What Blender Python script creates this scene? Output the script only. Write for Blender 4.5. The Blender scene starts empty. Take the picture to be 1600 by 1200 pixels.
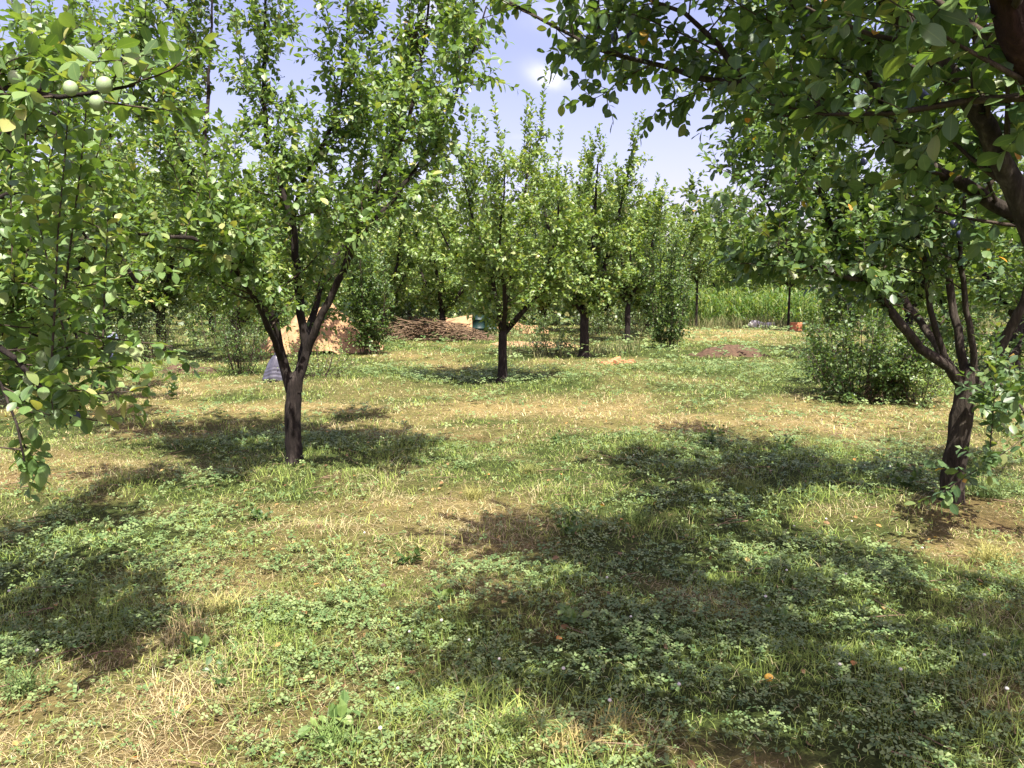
import bpy, math, random
import numpy as np
from mathutils import Matrix, Vector

# ------------------------------------------------------------------ camera, sky, sun, exposure
SC = bpy.context.scene
COL = SC.collection
CAM_H = 1.6
FPX = 1202.0                       # focal length in pixels of the 1600 px wide photograph
TILT = math.atan(140.0 / FPX)      # horizon lies 140 px above the picture centre
cam_d = bpy.data.cameras.new('camera')
cam_d.sensor_width = 36.0
cam_d.lens = 36.0 * FPX / 1600.0
cam_d.clip_start = 0.05
cam_d.clip_end = 2000.0
cam = bpy.data.objects.new('camera', cam_d)
COL.objects.link(cam)
cam.location = (0, 0, CAM_H)
cam.rotation_euler = (math.pi / 2 - TILT, 0, 0)
SC.camera = cam

SUN_EL = math.radians(62)
SUN_AZ = math.radians(160)         # clockwise from +Y: behind the camera, a little to the right
sun_dir = Vector((math.sin(SUN_AZ) * math.cos(SUN_EL), math.cos(SUN_AZ) * math.cos(SUN_EL), math.sin(SUN_EL)))
sun_d = bpy.data.lights.new('sun', 'SUN')
sun_d.energy = 5.0
sun_d.angle = math.radians(0.53)
sun_d.color = (1.0, 0.95, 0.86)
sun = bpy.data.objects.new('sun', sun_d)
COL.objects.link(sun)
sun.rotation_euler = sun_dir.to_track_quat('Z', 'Y').to_euler()
sun.location = (0, 0, 30)

world = bpy.data.worlds.new('World')
SC.world = world
world.use_nodes = True
wn, wl = world.node_tree.nodes, world.node_tree.links
for n in list(wn):
    wn.remove(n)
w_out = wn.new('ShaderNodeOutputWorld')
w_bg = wn.new('ShaderNodeBackground')
w_bg.inputs['Strength'].default_value = 0.112
sky = wn.new('ShaderNodeTexSky')
sky.sky_type = 'NISHITA'
sky.sun_disc = False
sky.sun_elevation = SUN_EL
sky.sun_rotation = SUN_AZ
sky.air_density = 1.0
sky.dust_density = 2.5
sky.ozone_density = 2.0
tc = wn.new('ShaderNodeTexCoord')


def wmath(op, a, b=None, c=None):
    n = wn.new('ShaderNodeMath')
    n.operation = op
    for i, v in enumerate((a, b, c)):
        if v is None:
            continue
        if isinstance(v, (int, float)):
            n.inputs[i].default_value = v
        else:
            wl.new(v, n.inputs[i])
    return n.outputs[0]


# thin fair-weather clouds over the whole sky, and the one small puff that stands over the far row
cmap = wn.new('ShaderNodeMapping')
cmap.inputs['Scale'].default_value = (1.0, 1.0, 2.6)
wl.new(tc.outputs['Generated'], cmap.inputs['Vector'])
cn = wn.new('ShaderNodeTexNoise')
cn.inputs['Scale'].default_value = 3.1
cn.inputs['Detail'].default_value = 7
cn.inputs['Roughness'].default_value = 0.55
wl.new(cmap.outputs['Vector'], cn.inputs['Vector'])
thin = wmath('MULTIPLY', wmath('SMOOTH_MIN', wmath('MAXIMUM', wmath('MULTIPLY', wmath('SUBTRACT', cn.outputs['Fac'], 0.64), 5.0), 0.0), 1.0, 0.1), 0.55)
fine = wn.new('ShaderNodeTexNoise')
fine.inputs['Scale'].default_value = 22.0
fine.inputs['Detail'].default_value = 6
wl.new(tc.outputs['Generated'], fine.inputs['Vector'])
puffs = None
for (px, py, ax, ay, rot, amp) in ((856, 122, 27, 13, -0.5, .8), (690, 25, 50, 30, 0.2, 0.45), (905, 22, 70, 22, -0.1, 0.35)):
    dx, dy = (px - 800) / FPX, (600 - py) / FPX
    d = Vector((dx, math.cos(TILT) + dy * math.sin(TILT), dy * math.cos(TILT) - math.sin(TILT))).normalized()
    s = Vector((d.y, -d.x, 0)).normalized()
    u = s.cross(d)
    s2 = s * math.cos(rot) + u * math.sin(rot)
    u2 = u * math.cos(rot) - s * math.sin(rot)
    terms = []
    for ax_v, rad in ((s2, ax / FPX), (u2, ay / FPX)):
        vm = wn.new('ShaderNodeVectorMath')
        vm.operation = 'DOT_PRODUCT'
        wl.new(tc.outputs['Generated'], vm.inputs[0])
        vm.inputs[1].default_value = ax_v / rad
        terms.append(wmath('MULTIPLY', vm.outputs['Value'], vm.outputs['Value']))
    vm = wn.new('ShaderNodeVectorMath')
    vm.operation = 'DOT_PRODUCT'
    wl.new(tc.outputs['Generated'], vm.inputs[0])
    vm.inputs[1].default_value = d
    front = wmath('GREATER_THAN', vm.outputs['Value'], 0.0)
    r2 = wmath('ADD', terms[0], terms[1])
    g = wmath('POWER', 2.718, wmath('MULTIPLY', r2, -1.0))
    g = wmath('MULTIPLY', g, wmath('ADD', wmath('MULTIPLY', fine.outputs['Fac'], 2.6), -0.55))
    g = wmath('MULTIPLY', wmath('MAXIMUM', wmath('MINIMUM', g, 1.0), 0.0), front)
    g = wmath('MULTIPLY', g, amp)
    puffs = g if puffs is None else wmath('MAXIMUM', puffs, g)
cov = wmath('MAXIMUM', thin, puffs)
wmix = wn.new('ShaderNodeMix')
wmix.data_type = 'RGBA'
wl.new(cov, wmix.inputs['Factor'])
wtint = wn.new('ShaderNodeMix')
wtint.data_type = 'RGBA'
wtint.blend_type = 'MULTIPLY'
wtint.inputs['Factor'].default_value = 1.0
wl.new(sky.outputs['Color'], wtint.inputs[6])
wtint.inputs[7].default_value = (1.22, .90, .97, 1)      # the camera's white balance
wl.new(wtint.outputs[2], wmix.inputs[6])
wmix.inputs[7].default_value = (6.5, 6.3, 6.6, 1)
wl.new(wmix.outputs[2], w_bg.inputs['Color'])
wl.new(w_bg.outputs['Background'], w_out.inputs['Surface'])

SC.view_settings.view_transform = 'Standard'
SC.view_settings.look = 'None'
SC.view_settings.exposure = 1.35
SC.view_settings.gamma = 1.0
SC.view_settings.use_curve_mapping = False
SC.render.engine = 'CYCLES'
SC.cycles.max_bounces = 6
SC.cycles.diffuse_bounces = 3
SC.cycles.transmission_bounces = 4

random.seed(4)


# ------------------------------------------------------------------ small helpers
def P(px, py, Y):
    """world point seen at photograph pixel (px, py), Y metres ahead of the camera"""
    dx, dy = (px - 800) / FPX, (600 - py) / FPX
    c, s = math.cos(TILT), math.sin(TILT)
    d = np.array([dx, c + dy * s, dy * c - s])
    return np.array([0, 0, CAM_H]) + d * (Y / d[1])


def G(px, py):
    """ground point under photograph pixel"""
    dx, dy = (px - 800) / FPX, (600 - py) / FPX
    c, s = math.cos(TILT), math.sin(TILT)
    d = np.array([dx, c + dy * s, dy * c - s])
    t = CAM_H / -d[2]
    p = d * t
    return np.array([p[0], p[1], 0.0])


_lat = {}


def vnoise(x, y, scale, seed):
    if seed not in _lat:
        _lat[seed] = np.random.RandomState(seed).rand(256, 256)
    T = _lat[seed]
    x, y = np.asarray(x, float) / scale + 517.3, np.asarray(y, float) / scale + 391.7
    xi, yi = np.floor(x).astype(int), np.floor(y).astype(int)
    fx, fy = x - xi, y - yi
    fx, fy = fx * fx * (3 - 2 * fx), fy * fy * (3 - 2 * fy)
    a, b = T[xi & 255, yi & 255], T[(xi + 1) & 255, yi & 255]
    c, d = T[xi & 255, (yi + 1) & 255], T[(xi + 1) & 255, (yi + 1) & 255]
    return (a * (1 - fx) + b * fx) * (1 - fy) + (c * (1 - fx) + d * fx) * fy


def ground_h(x, y):
    h = 0.10 * (vnoise(x, y, 2.6, 1) - 0.5) + 0.07 * (vnoise(x, y, 0.9, 2) - 0.5) + 0.04 * (vnoise(x, y, 0.36, 3) - 0.5)
    far = np.clip((np.hypot(x, y) - 60) / 200, 0, 1)
    return h + far * 2.0


# patches the photograph shows: pixel centre, radius in metres (across, along), amount
DRY = [(800, 635, 9, 1.0, .8), (250, 600, 4, 1.6, .7), (1400, 650, 4, 1.2, .8), (150, 1130, .9, .45, .9), (330, 1150, .5, .3, .6),
       (80, 735, 1.3, .7, .6), (1540, 850, .7, .5, .9), (880, 1170, .4, .2, .9), (650, 790, 1.6, .7, .5), (1180, 800, .6, .35, .5),
       (1130, 520, 6, 5, .8), (700, 560, 2.5, 2, .4), (620, 610, 2, 1.2, .5), (950, 580, 2, 2, .4), (300, 880, .8, .6, .3),
       (1040, 1180, .25, .2, .8), (1550, 1080, .2, .15, .9), (700, 670, 1.5, .5, .4), (1100, 960, .3, .4, .5)]
SOIL = [(340, 1110, .35, .25, .8), (90, 740, 1.0, .3, .5), (20, 960, .3, .3, .6), (490, 745, .45, .3, .9), (770, 680, .5, .25, .6), (1240, 690, .3, .2, .7),
        (1500, 810, .6, .35, .8), (270, 950, .3, .12, .7), (470, 530, 3, 3, .7), (840, 690, .9, .35, .4), (300, 665, 1.2, .35, .5), (160, 1110, .4, .2, .5),
        (560, 1020, .12, .1, .8), (820, 1000, .2, .2, .5), (1180, 1020, .3, .2, .4), (1130, 540, 2.0, 1.0, .5), (700, 500, 4, 3, .6)]
GRN = [(620, 970, .8, .7, .9), (900, 900, .9, .6, .7), (1000, 1020, 1.0, .6, .9), (1350, 1080, 1.0, .5, .8), (1300, 900, .9, .6, .8), (750, 1120, .5, .3, .7), (330, 760, 1.0, .5, .6), (560, 690, 1.2, .5, .6), (1150, 720, 1.6, .8, .9), (120, 850, 1.2, .8, .7), (1400, 760, .8, .5, .6),
       (1200, 880, .7, .5, .8), (700, 590, 1.8, .8, .9), (870, 595, 1.0, .6, .9), (1180, 580, 3.0, 1.6, .9), (560, 580, 2.5, .8, .7), (1400, 1000, .7, .5, .5),
       (420, 900, .9, .6, .4), (1500, 760, .6, .5, .6), (1100, 780, .8, .4, .6), (480, 1170, .3, .2, .5), (760, 720, .5, .25, .6), (350, 690, 1.0, .4, .6), (60, 1000, .4, .3, .6), (770, 1150, .25, .2, .7)]


def patch(x, y, lst):
    out = np.zeros_like(np.asarray(x, float))
    for px, py, rx, ry, a in lst:
        g = G(px, py)
        out = np.maximum(out, a * np.exp(-((x - g[0]) / rx) ** 2 - ((y - g[1]) / ry) ** 2))
    return out


def cover(x, y):
    """dryness, bare soil, lushness at ground points (what grows there)"""
    wx = x + 0.5 * (vnoise(x, y, 0.8, 21) - .5) + 0.25 * (vnoise(x, y, .3, 22) - .5)
    wy = y + 0.5 * (vnoise(x, y, 0.8, 23) - .5) + 0.25 * (vnoise(x, y, .3, 24) - .5)
    n1 = 0.5 * vnoise(x, y, 1.3, 11) + 0.3 * vnoise(x, y, 0.5, 12) + 0.2 * vnoise(x, y, .2, 15)
    n2 = 0.5 * vnoise(x, y, 1.0, 13) + 0.3 * vnoise(x, y, 0.4, 14) + 0.2 * vnoise(x, y, .17, 16)
    grn = np.clip(patch(wx, wy, GRN) + (n2 - .5) * 1.3 + 0.12, 0, 1)
    dry = np.clip(patch(wx, wy, DRY) - .6 * grn + (n1 - .5) * 1.6 + 0.18, 0, 1)
    soil = np.clip(patch(wx, wy, SOIL) * 1.1 + (n1 - .68) * 1.6 - .3 * grn, 0, 1)
    return dry, soil, grn


def tag(o, label=None, cat=None, group=None, kind=None):
    if label: o['label'] = label
    if cat: o['category'] = cat
    if group: o['group'] = group
    if kind: o['kind'] = kind
    return o


def link(o, parent=None):
    COL.objects.link(o)
    if parent is not None:
        o.parent = parent
    return o


def empty(name, loc, label, cat, group=None):
    e = bpy.data.objects.new(name, None)
    e.empty_display_size = 0.2
    e.location = tuple(float(v) for v in loc)
    link(e)
    return tag(e, label, cat, group)


def np_mesh(name, V, F, mat, smooth=False, face_rnd=None, rib=None, col=None):
    """F: (n,3) or (n,4) array, or a list of such arrays"""
    Fs = F if isinstance(F, list) else [F]
    Fs = [np.asarray(f, np.int32) for f in Fs if len(f)]
    me = bpy.data.meshes.new(name)
    V = np.asarray(V, np.float32)
    me.vertices.add(len(V))
    me.vertices.foreach_set('co', V.ravel())
    loops = np.concatenate([f.ravel() for f in Fs])
    tot = np.concatenate([np.full(len(f), f.shape[1], np.int32) for f in Fs])
    st = np.concatenate([[0], np.cumsum(tot)[:-1]]).astype(np.int32)
    me.loops.add(len(loops))
    me.loops.foreach_set('vertex_index', loops)
    me.polygons.add(len(tot))
    me.polygons.foreach_set('loop_start', st)
    me.polygons.foreach_set('loop_total', tot)
    me.polygons.foreach_set('use_smooth', np.full(len(tot), smooth))
    if face_rnd is not None:
        a = me.attributes.new('rnd', 'FLOAT', 'FACE')
        a.data.foreach_set('value', np.asarray(face_rnd, np.float32))
    if rib is not None:
        a = me.attributes.new('rib', 'FLOAT', 'POINT')
        a.data.foreach_set('value', np.asarray(rib, np.float32))
    if col is not None:
        c4 = np.ones((len(V), 4), np.float32)
        c4[:, :3] = col
        a = me.attributes.new('tint', 'FLOAT_COLOR', 'POINT')
        a.data.foreach_set('color', c4.ravel())
    me.update()
    me.validate()
    if mat:
        me.materials.append(mat)
    return me


def mesh_obj(name, V, F, mat, parent=None, smooth=False, **kw):
    o = bpy.data.objects.new(name, np_mesh(name, V, F, mat, smooth, **kw))
    return link(o, parent)


# ------------------------------------------------------------------ materials
def new_mat(name):
    m = bpy.data.materials.new(name)
    m.use_nodes = True
    nt = m.node_tree
    for n in list(nt.nodes):
        nt.nodes.remove(n)
    out = nt.nodes.new('ShaderNodeOutputMaterial')
    return m, nt.nodes, nt.links, out


def ramp(nodes, stops):
    r = nodes.new('ShaderNodeValToRGB')
    el = r.color_ramp.elements
    while len(el) < len(stops):
        el.new(0.5)
    for e, (p, c) in zip(el, stops):
        e.position = p
        e.color = (*c, 1)
    return r


def leaf_mat(name, stops, transl=0.30, rough=0.42, spec=0.5):
    m, N, L, out = new_mat(name)
    a = N.new('ShaderNodeAttribute')
    a.attribute_name = 'rnd'
    r = ramp(N, stops)
    L.new(a.outputs['Fac'], r.inputs['Fac'])
    rb = N.new('ShaderNodeAttribute')
    rb.attribute_name = 'rib'
    ribr = ramp(N, [(0.0, (0.55, .55, .55)), (0.09, (0, 0, 0))])
    L.new(rb.outputs['Fac'], ribr.inputs['Fac'])
    mx = N.new('ShaderNodeMix')
    mx.data_type = 'RGBA'
    L.new(ribr.outputs['Color'], mx.inputs['Factor'])
    L.new(r.outputs['Color'], mx.inputs[6])
    mx.inputs[7].default_value = (0.22, 0.30, 0.10, 1)
    nz = N.new('ShaderNodeTexNoise')
    nz.inputs['Scale'].default_value = 60
    tcn = N.new('ShaderNodeTexCoord')
    L.new(tcn.outputs['Object'], nz.inputs['Vector'])
    hv = N.new('ShaderNodeHueSaturation')
    mr = N.new('ShaderNodeMapRange')
    mr.inputs['To Min'].default_value = 0.75
    mr.inputs['To Max'].default_value = 1.25
    L.new(nz.outputs['Fac'], mr.inputs['Value'])
    L.new(mr.outputs['Result'], hv.inputs['Value'])
    L.new(mx.outputs[2], hv.inputs['Color'])
    p = N.new('ShaderNodeBsdfPrincipled')
    p.inputs['Roughness'].default_value = rough
    p.inputs['Specular IOR Level'].default_value = spec
    L.new(hv.outputs['Color'], p.inputs['Base Color'])
    t = N.new('ShaderNodeBsdfTranslucent')
    tm = N.new('ShaderNodeMix')
    tm.data_type = 'RGBA'
    tm.blend_type = 'MULTIPLY'
    tm.inputs['Factor'].default_value = 1.0
    L.new(hv.outputs['Color'], tm.inputs[6])
    tm.inputs[7].default_value = (1.7, 1.7, 0.55, 1)
    L.new(tm.outputs[2], t.inputs['Color'])
    ms = N.new('ShaderNodeMixShader')
    ms.inputs['Fac'].default_value = transl
    L.new(p.outputs[0], ms.inputs[1])
    L.new(t.outputs[0], ms.inputs[2])
    L.new(ms.outputs[0], out.inputs['Surface'])
    return m


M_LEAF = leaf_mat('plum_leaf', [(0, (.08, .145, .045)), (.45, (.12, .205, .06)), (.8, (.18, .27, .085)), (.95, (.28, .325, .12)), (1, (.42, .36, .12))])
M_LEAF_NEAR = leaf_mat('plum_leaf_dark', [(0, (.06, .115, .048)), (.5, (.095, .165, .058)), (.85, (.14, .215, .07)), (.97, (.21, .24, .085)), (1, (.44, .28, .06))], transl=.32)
M_LEAF_FAR = leaf_mat('orchard_leaf', [(0, (.095, .165, .05)), (.45, (.155, .24, .065)), (.8, (.22, .30, .085)), (.97, (.32, .355, .12)), (1, (.42, .35, .13))])
M_LEAF_WOOD = leaf_mat('woodland_leaf', [(0, (.07, .12, .045)), (.5, (.11, .165, .06)), (1, (.17, .215, .08))])
M_BUSH = leaf_mat('bush_leaf', [(0, (.04, .085, .025)), (.5, (.07, .13, .03)), (1, (.14, .20, .05))])
M_CORN = leaf_mat('corn_leaf', [(0, (.07, .14, .03)), (.6, (.12, .20, .045)), (1, (.25, .28, .09))], transl=.35)
M_ORANGE = leaf_mat('withered_leaf', [(0, (.55, .22, .03)), (1, (.62, .30, .05))], transl=.4)
M_DEAD = leaf_mat('dead_leaf', [(0, (.06, .035, .02)), (1, (.14, .08, .04))], transl=.15)


def bark_mat(name, c1, c2, c3):
    m, N, L, out = new_mat(name)
    tcn = N.new('ShaderNodeTexCoord')
    mp = N.new('ShaderNodeMapping')
    mp.inputs['Scale'].default_value = (26, 26, 5)
    L.new(tcn.outputs['Object'], mp.inputs['Vector'])
    n1 = N.new('ShaderNodeTexNoise')
    n1.inputs['Scale'].default_value = 1.6
    n1.inputs['Detail'].default_value = 8
    n1.inputs['Roughness'].default_value = .65
    L.new(mp.outputs[0], n1.inputs['Vector'])
    n2 = N.new('ShaderNodeTexNoise')
    n2.inputs['Scale'].default_value = 4.0
    n2.inputs['Detail'].default_value = 5
    L.new(tcn.outputs['Object'], n2.inputs['Vector'])
    r = ramp(N, [(.3, c1), (.55, c2), (.75, c3)])
    ad = N.new('ShaderNodeMath')
    ad.operation = 'MULTIPLY_ADD'
    L.new(n2.outputs['Fac'], ad.inputs[0])
    ad.inputs[1].default_value = .5
    sb = N.new('ShaderNodeMath')
    sb.operation = 'MULTIPLY_ADD'
    L.new(n1.outputs['Fac'], sb.inputs[0])
    sb.inputs[1].default_value = .9
    sb.inputs[2].default_value = -.2
    L.new(sb.outputs[0], ad.inputs[2])
    L.new(ad.outputs[0], r.inputs['Fac'])
    b = N.new('ShaderNodeBump')
    b.inputs['Strength'].default_value = .9
    b.inputs['Distance'].default_value = .02
    L.new(n1.outputs['Fac'], b.inputs['Height'])
    p = N.new('ShaderNodeBsdfPrincipled')
    p.inputs['Roughness'].default_value = .9
    p.inputs['Specular IOR Level'].default_value = .2
    L.new(r.outputs['Color'], p.inputs['Base Color'])
    L.new(b.outputs[0], p.inputs['Normal'])
    L.new(p.outputs[0], out.inputs['Surface'])
    return m


M_BARK = bark_mat('plum_bark', (.010, .008, .007), (.026, .020, .017), (.075, .062, .052))
M_BARK_GREY = bark_mat('grey_bark', (.018, .014, .011), (.05, .040, .031), (.13, .11, .085))
M_BARK_RED = bark_mat('reddish_bark', (.02, .010, .009), (.05, .025, .02), (.09, .05, .04))
M_TWIG = bark_mat('twig_bark', (.045, .035, .028), (.08, .06, .045), (.14, .11, .08))


def tint_mat(name, transl=.25, rough=.6, bump=False, spec=.25):
    m, N, L, out = new_mat(name)
    a = N.new('ShaderNodeAttribute')
    a.attribute_name = 'tint'
    p = N.new('ShaderNodeBsdfPrincipled')
    p.inputs['Roughness'].default_value = rough
    p.inputs['Specular IOR Level'].default_value = spec
    L.new(a.outputs['Color'], p.inputs['Base Color'])
    if transl > 0:
        t = N.new('ShaderNodeBsdfTranslucent')
        L.new(a.outputs['Color'], t.inputs['Color'])
        ms = N.new('ShaderNodeMixShader')
        ms.inputs['Fac'].default_value = transl
        L.new(p.outputs[0], ms.inputs[1])
        L.new(t.outputs[0], ms.inputs[2])
        L.new(ms.outputs[0], out.inputs['Surface'])
    else:
        L.new(p.outputs[0], out.inputs['Surface'])
    return m


M_GRASS = tint_mat('grass_blades', .3)
M_CLOVER = tint_mat('clover_leaves', .3, .42, spec=.5)


def simple(name, c1, c2, scale=8, rough=.8, bump=.3, spec=.3, dist=.01):
    m, N, L, out = new_mat(name)
    tcn = N.new('ShaderNodeTexCoord')
    n1 = N.new('ShaderNodeTexNoise')
    n1.inputs['Scale'].default_value = scale
    n1.inputs['Detail'].default_value = 8
    n1.inputs['Roughness'].default_value = .65
    L.new(tcn.outputs['Object'], n1.inputs['Vector'])
    r = ramp(N, [(.32, c1), (.68, c2)])
    L.new(n1.outputs['Fac'], r.inputs['Fac'])
    p = N.new('ShaderNodeBsdfPrincipled')
    p.inputs['Roughness'].default_value = rough
    p.inputs['Specular IOR Level'].default_value = spec
    L.new(r.outputs['Color'], p.inputs['Base Color'])
    b = N.new('ShaderNodeBump')
    b.inputs['Strength'].default_value = bump
    b.inputs['Distance'].default_value = dist
    L.new(n1.outputs['Fac'], b.inputs['Height'])
    L.new(b.outputs[0], p.inputs['Normal'])
    L.new(p.outputs[0], out.inputs['Surface'])
    return m


M_EARTH = simple('sandy_earth', (.27, .16, .085), (.42, .28, .155), 5, .95, .8, .1, .05)
M_DARKSOIL = simple('dark_soil', (.05, .032, .022), (.13, .085, .055), 9, .95, .9, .1, .04)
M_WOOD = simple('weathered_wood', (.06, .048, .037), (.15, .125, .10), 14, .85, .4)
M_STICK = simple('dry_sticks', (.10, .065, .04), (.27, .19, .12), 6, .9, .3)
M_BRICK = simple('orange_brick', (.40, .15, .07), (.62, .27, .14), 16, .9, .5)
M_STONE = simple('pale_stone', (.45, .43, .40), (.68, .66, .62), 10, .9, .5)
M_SACK = simple('grey_plastic_sheet', (.05, .05, .07), (.10, .10, .13), 6, .35, .3, .5)
M_DRUM = simple('pale_blue_plastic', (.12, .15, .24), (.20, .23, .34), 4, .45, .1, .5)
M_TEAL = simple('teal_barrel_paint', (.008, .028, .026), (.016, .045, .042), 7, .5, .2, .5)
M_PLUM_GREEN = simple('unripe_plum_skin', (.20, .30, .12), (.36, .44, .27), 30, .45, .1, .4, .002)
M_PLUM_BLUE = simple('ripe_plum_skin', (.02, .022, .06), (.06, .075, .17), 40, .4, .1, .5, .002)
M_PLUM_YEL = simple('yellow_fruit_skin', (.62, .33, .04), (.75, .47, .08), 30, .45, .1, .5, .002)
M_PETAL = simple('clover_blossom', (.50, .48, .40), (.68, .66, .58), 60, .8, .2, .2, .002)


def ground_mat():
    m, N, L, out = new_mat('orchard_ground')
    a = N.new('ShaderNodeAttribute')
    a.attribute_name = 'tint'
    tcn = N.new('ShaderNodeTexCoord')
    n1 = N.new('ShaderNodeTexNoise')
    n1.inputs['Scale'].default_value = 38
    n1.inputs['Detail'].default_value = 9
    n1.inputs['Roughness'].default_value = .75
    L.new(tcn.outputs['Object'], n1.inputs['Vector'])
    n2 = N.new('ShaderNodeTexNoise')
    n2.inputs['Scale'].default_value = 6
    n2.inputs['Detail'].default_value = 8
    n2.inputs['Roughness'].default_value = .7
    L.new(tcn.outputs['Object'], n2.inputs['Vector'])
    r = ramp(N, [(.3, (.25, .22, .18)), (.5, (.8, .78, .7)), (.72, (1.6, 1.5, 1.25))])
    L.new(n1.outputs['Fac'], r.inputs['Fac'])
    mx = N.new('ShaderNodeMix')
    mx.data_type = 'RGBA'
    mx.blend_type = 'MULTIPLY'
    mx.inputs['Factor'].default_value = .85
    L.new(a.outputs['Color'], mx.inputs[6])
    L.new(r.outputs['Color'], mx.inputs[7])
    r2 = ramp(N, [(.35, (.72, .74, .6)), (.65, (1.2, 1.15, 1.05))])
    L.new(n2.outputs['Fac'], r2.inputs['Fac'])
    mx2 = N.new('ShaderNodeMix')
    mx2.data_type = 'RGBA'
    mx2.blend_type = 'MULTIPLY'
    mx2.inputs['Factor'].default_value = 1
    L.new(mx.outputs[2], mx2.inputs[6])
    L.new(r2.outputs['Color'], mx2.inputs[7])
    p = N.new('ShaderNodeBsdfPrincipled')
    p.inputs['Roughness'].default_value = .95
    p.inputs['Specular IOR Level'].default_value = .1
    L.new(mx2.outputs[2], p.inputs['Base Color'])
    b = N.new('ShaderNodeBump')
    b.inputs['Strength'].default_value = 1
    b.inputs['Distance'].default_value = .03
    L.new(n1.outputs['Fac'], b.inputs['Height'])
    L.new(b.outputs[0], p.inputs['Normal'])
    L.new(p.outputs[0], out.inputs['Surface'])
    return m


# ------------------------------------------------------------------ the ground
def axis(fine0, fine1, step, mid, midstep, end):
    a = list(np.arange(fine0, fine1, step))
    v = fine1
    while v < mid:
        a.append(v); v += midstep
    s = midstep
    while v < end:
        a.append(v); s *= 1.3; v += s
    a.append(end)
    return a


xp = np.array(axis(0, 6, .11, 20, .6, 600))
gx = np.concatenate([-xp[:0:-1], xp])
yn = np.array(axis(0, 2, .3, 10, 1.5, 500))
gy = np.concatenate([-yn[:0:-1], np.array(axis(0, 12, .11, 40, .6, 700))])
X, Y = np.meshgrid(gx, gy, indexing='ij')
Z = ground_h(X, Y)
dry, soil, grn = cover(X, Y)
c_dry, c_soil, c_grn = np.array([.27, .225, .11]), np.array([.17, .105, .065]), np.array([.06, .085, .028])
gc = c_grn + (c_dry - c_grn) * dry[..., None]
gc = gc + (c_soil - gc) * np.clip(soil, 0, 1)[..., None]
nx, ny = X.shape
idx = np.arange(nx * ny).reshape(nx, ny)
F = np.stack([idx[:-1, :-1], idx[1:, :-1], idx[1:, 1:], idx[:-1, 1:]], -1).reshape(-1, 4)
o = mesh_obj('ground', np.stack([X, Y, Z], -1).reshape(-1, 3), F, ground_mat(), smooth=True, col=gc.reshape(-1, 3))
tag(o, 'orchard floor of dry grass, clover and bare earth', kind='structure')


# ------------------------------------------------------------------ grass, straw and clover
def scatter(rng, y0, y1, dens, margin=1.6):
    A = (0.7 * (y1 ** 2 - y0 ** 2) + 2 * margin * (y1 - y0))
    n = int(A * dens)
    y = np.sqrt(rng.rand(n) * (y1 ** 2 - y0 ** 2) + y0 ** 2)
    x = (rng.rand(n) * 2 - 1) * (0.70 * y + margin)
    return x, y


def blades(rng, x, y, h, w, lean, col, segs=2):
    n = len(x)
    z = ground_h(x, y)
    az = rng.rand(n) * 2 * np.pi
    dirx, diry = np.cos(az), np.sin(az)
    face = az + np.pi / 2 + (rng.rand(n) - .5) * 1.2
    sx, sy = np.cos(face) * w * .5, np.sin(face) * w * .5
    ts = np.linspace(0, 1, segs + 1)
    V = np.zeros((n, 2 * segs + 1, 3), np.float32)
    C = np.zeros((n, 2 * segs + 1, 3), np.float32)
    for k, t in enumerate(ts):
        out = lean * h * t ** 1.7
        up = h * (t - .45 * np.clip(lean, 0, 1.6) * t * t)
        cx, cy, cz = x + dirx * out, y + diry * out, z - .008 + up
        ww = 1 - .75 * t
        if k < segs:
            V[:, 2 * k] = np.stack([cx - sx * ww, cy - sy * ww, cz], -1)
            V[:, 2 * k + 1] = np.stack([cx + sx * ww, cy + sy * ww, cz], -1)
            C[:, 2 * k] = C[:, 2 * k + 1] = col
        else:
            V[:, 2 * k] = np.stack([cx, cy, cz], -1)
            C[:, 2 * k] = col
    base = (np.arange(n) * (2 * segs + 1))[:, None]
    fs = []
    for k in range(segs - 1):
        fs += [[2 * k, 2 * k + 1, 2 * k + 3], [2 * k, 2 * k + 3, 2 * k + 2]]
    fs.append([2 * segs - 2, 2 * segs - 1, 2 * segs])
    F = (base[:, :, None] + np.array(fs)[None]).reshape(-1, 3)
    return V.reshape(-1, 3), F, C.reshape(-1, 3)


def join(parts):
    V, F, C, k = [], [], [], 0
    for v, f, c in parts:
        V.append(v); F.append(f + k); C.append(c); k += len(v)
    return np.concatenate(V), np.concatenate(F), np.concatenate(C)


def jitter(rng, n, c, amt=.25):
    c = np.asarray(c)[None, :] * (1 + (rng.rand(n, 1) - .5) * 2 * amt)
    return np.clip(c * (1 + (rng.rand(n, 3) - .5) * .16), .01, .9)


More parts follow.
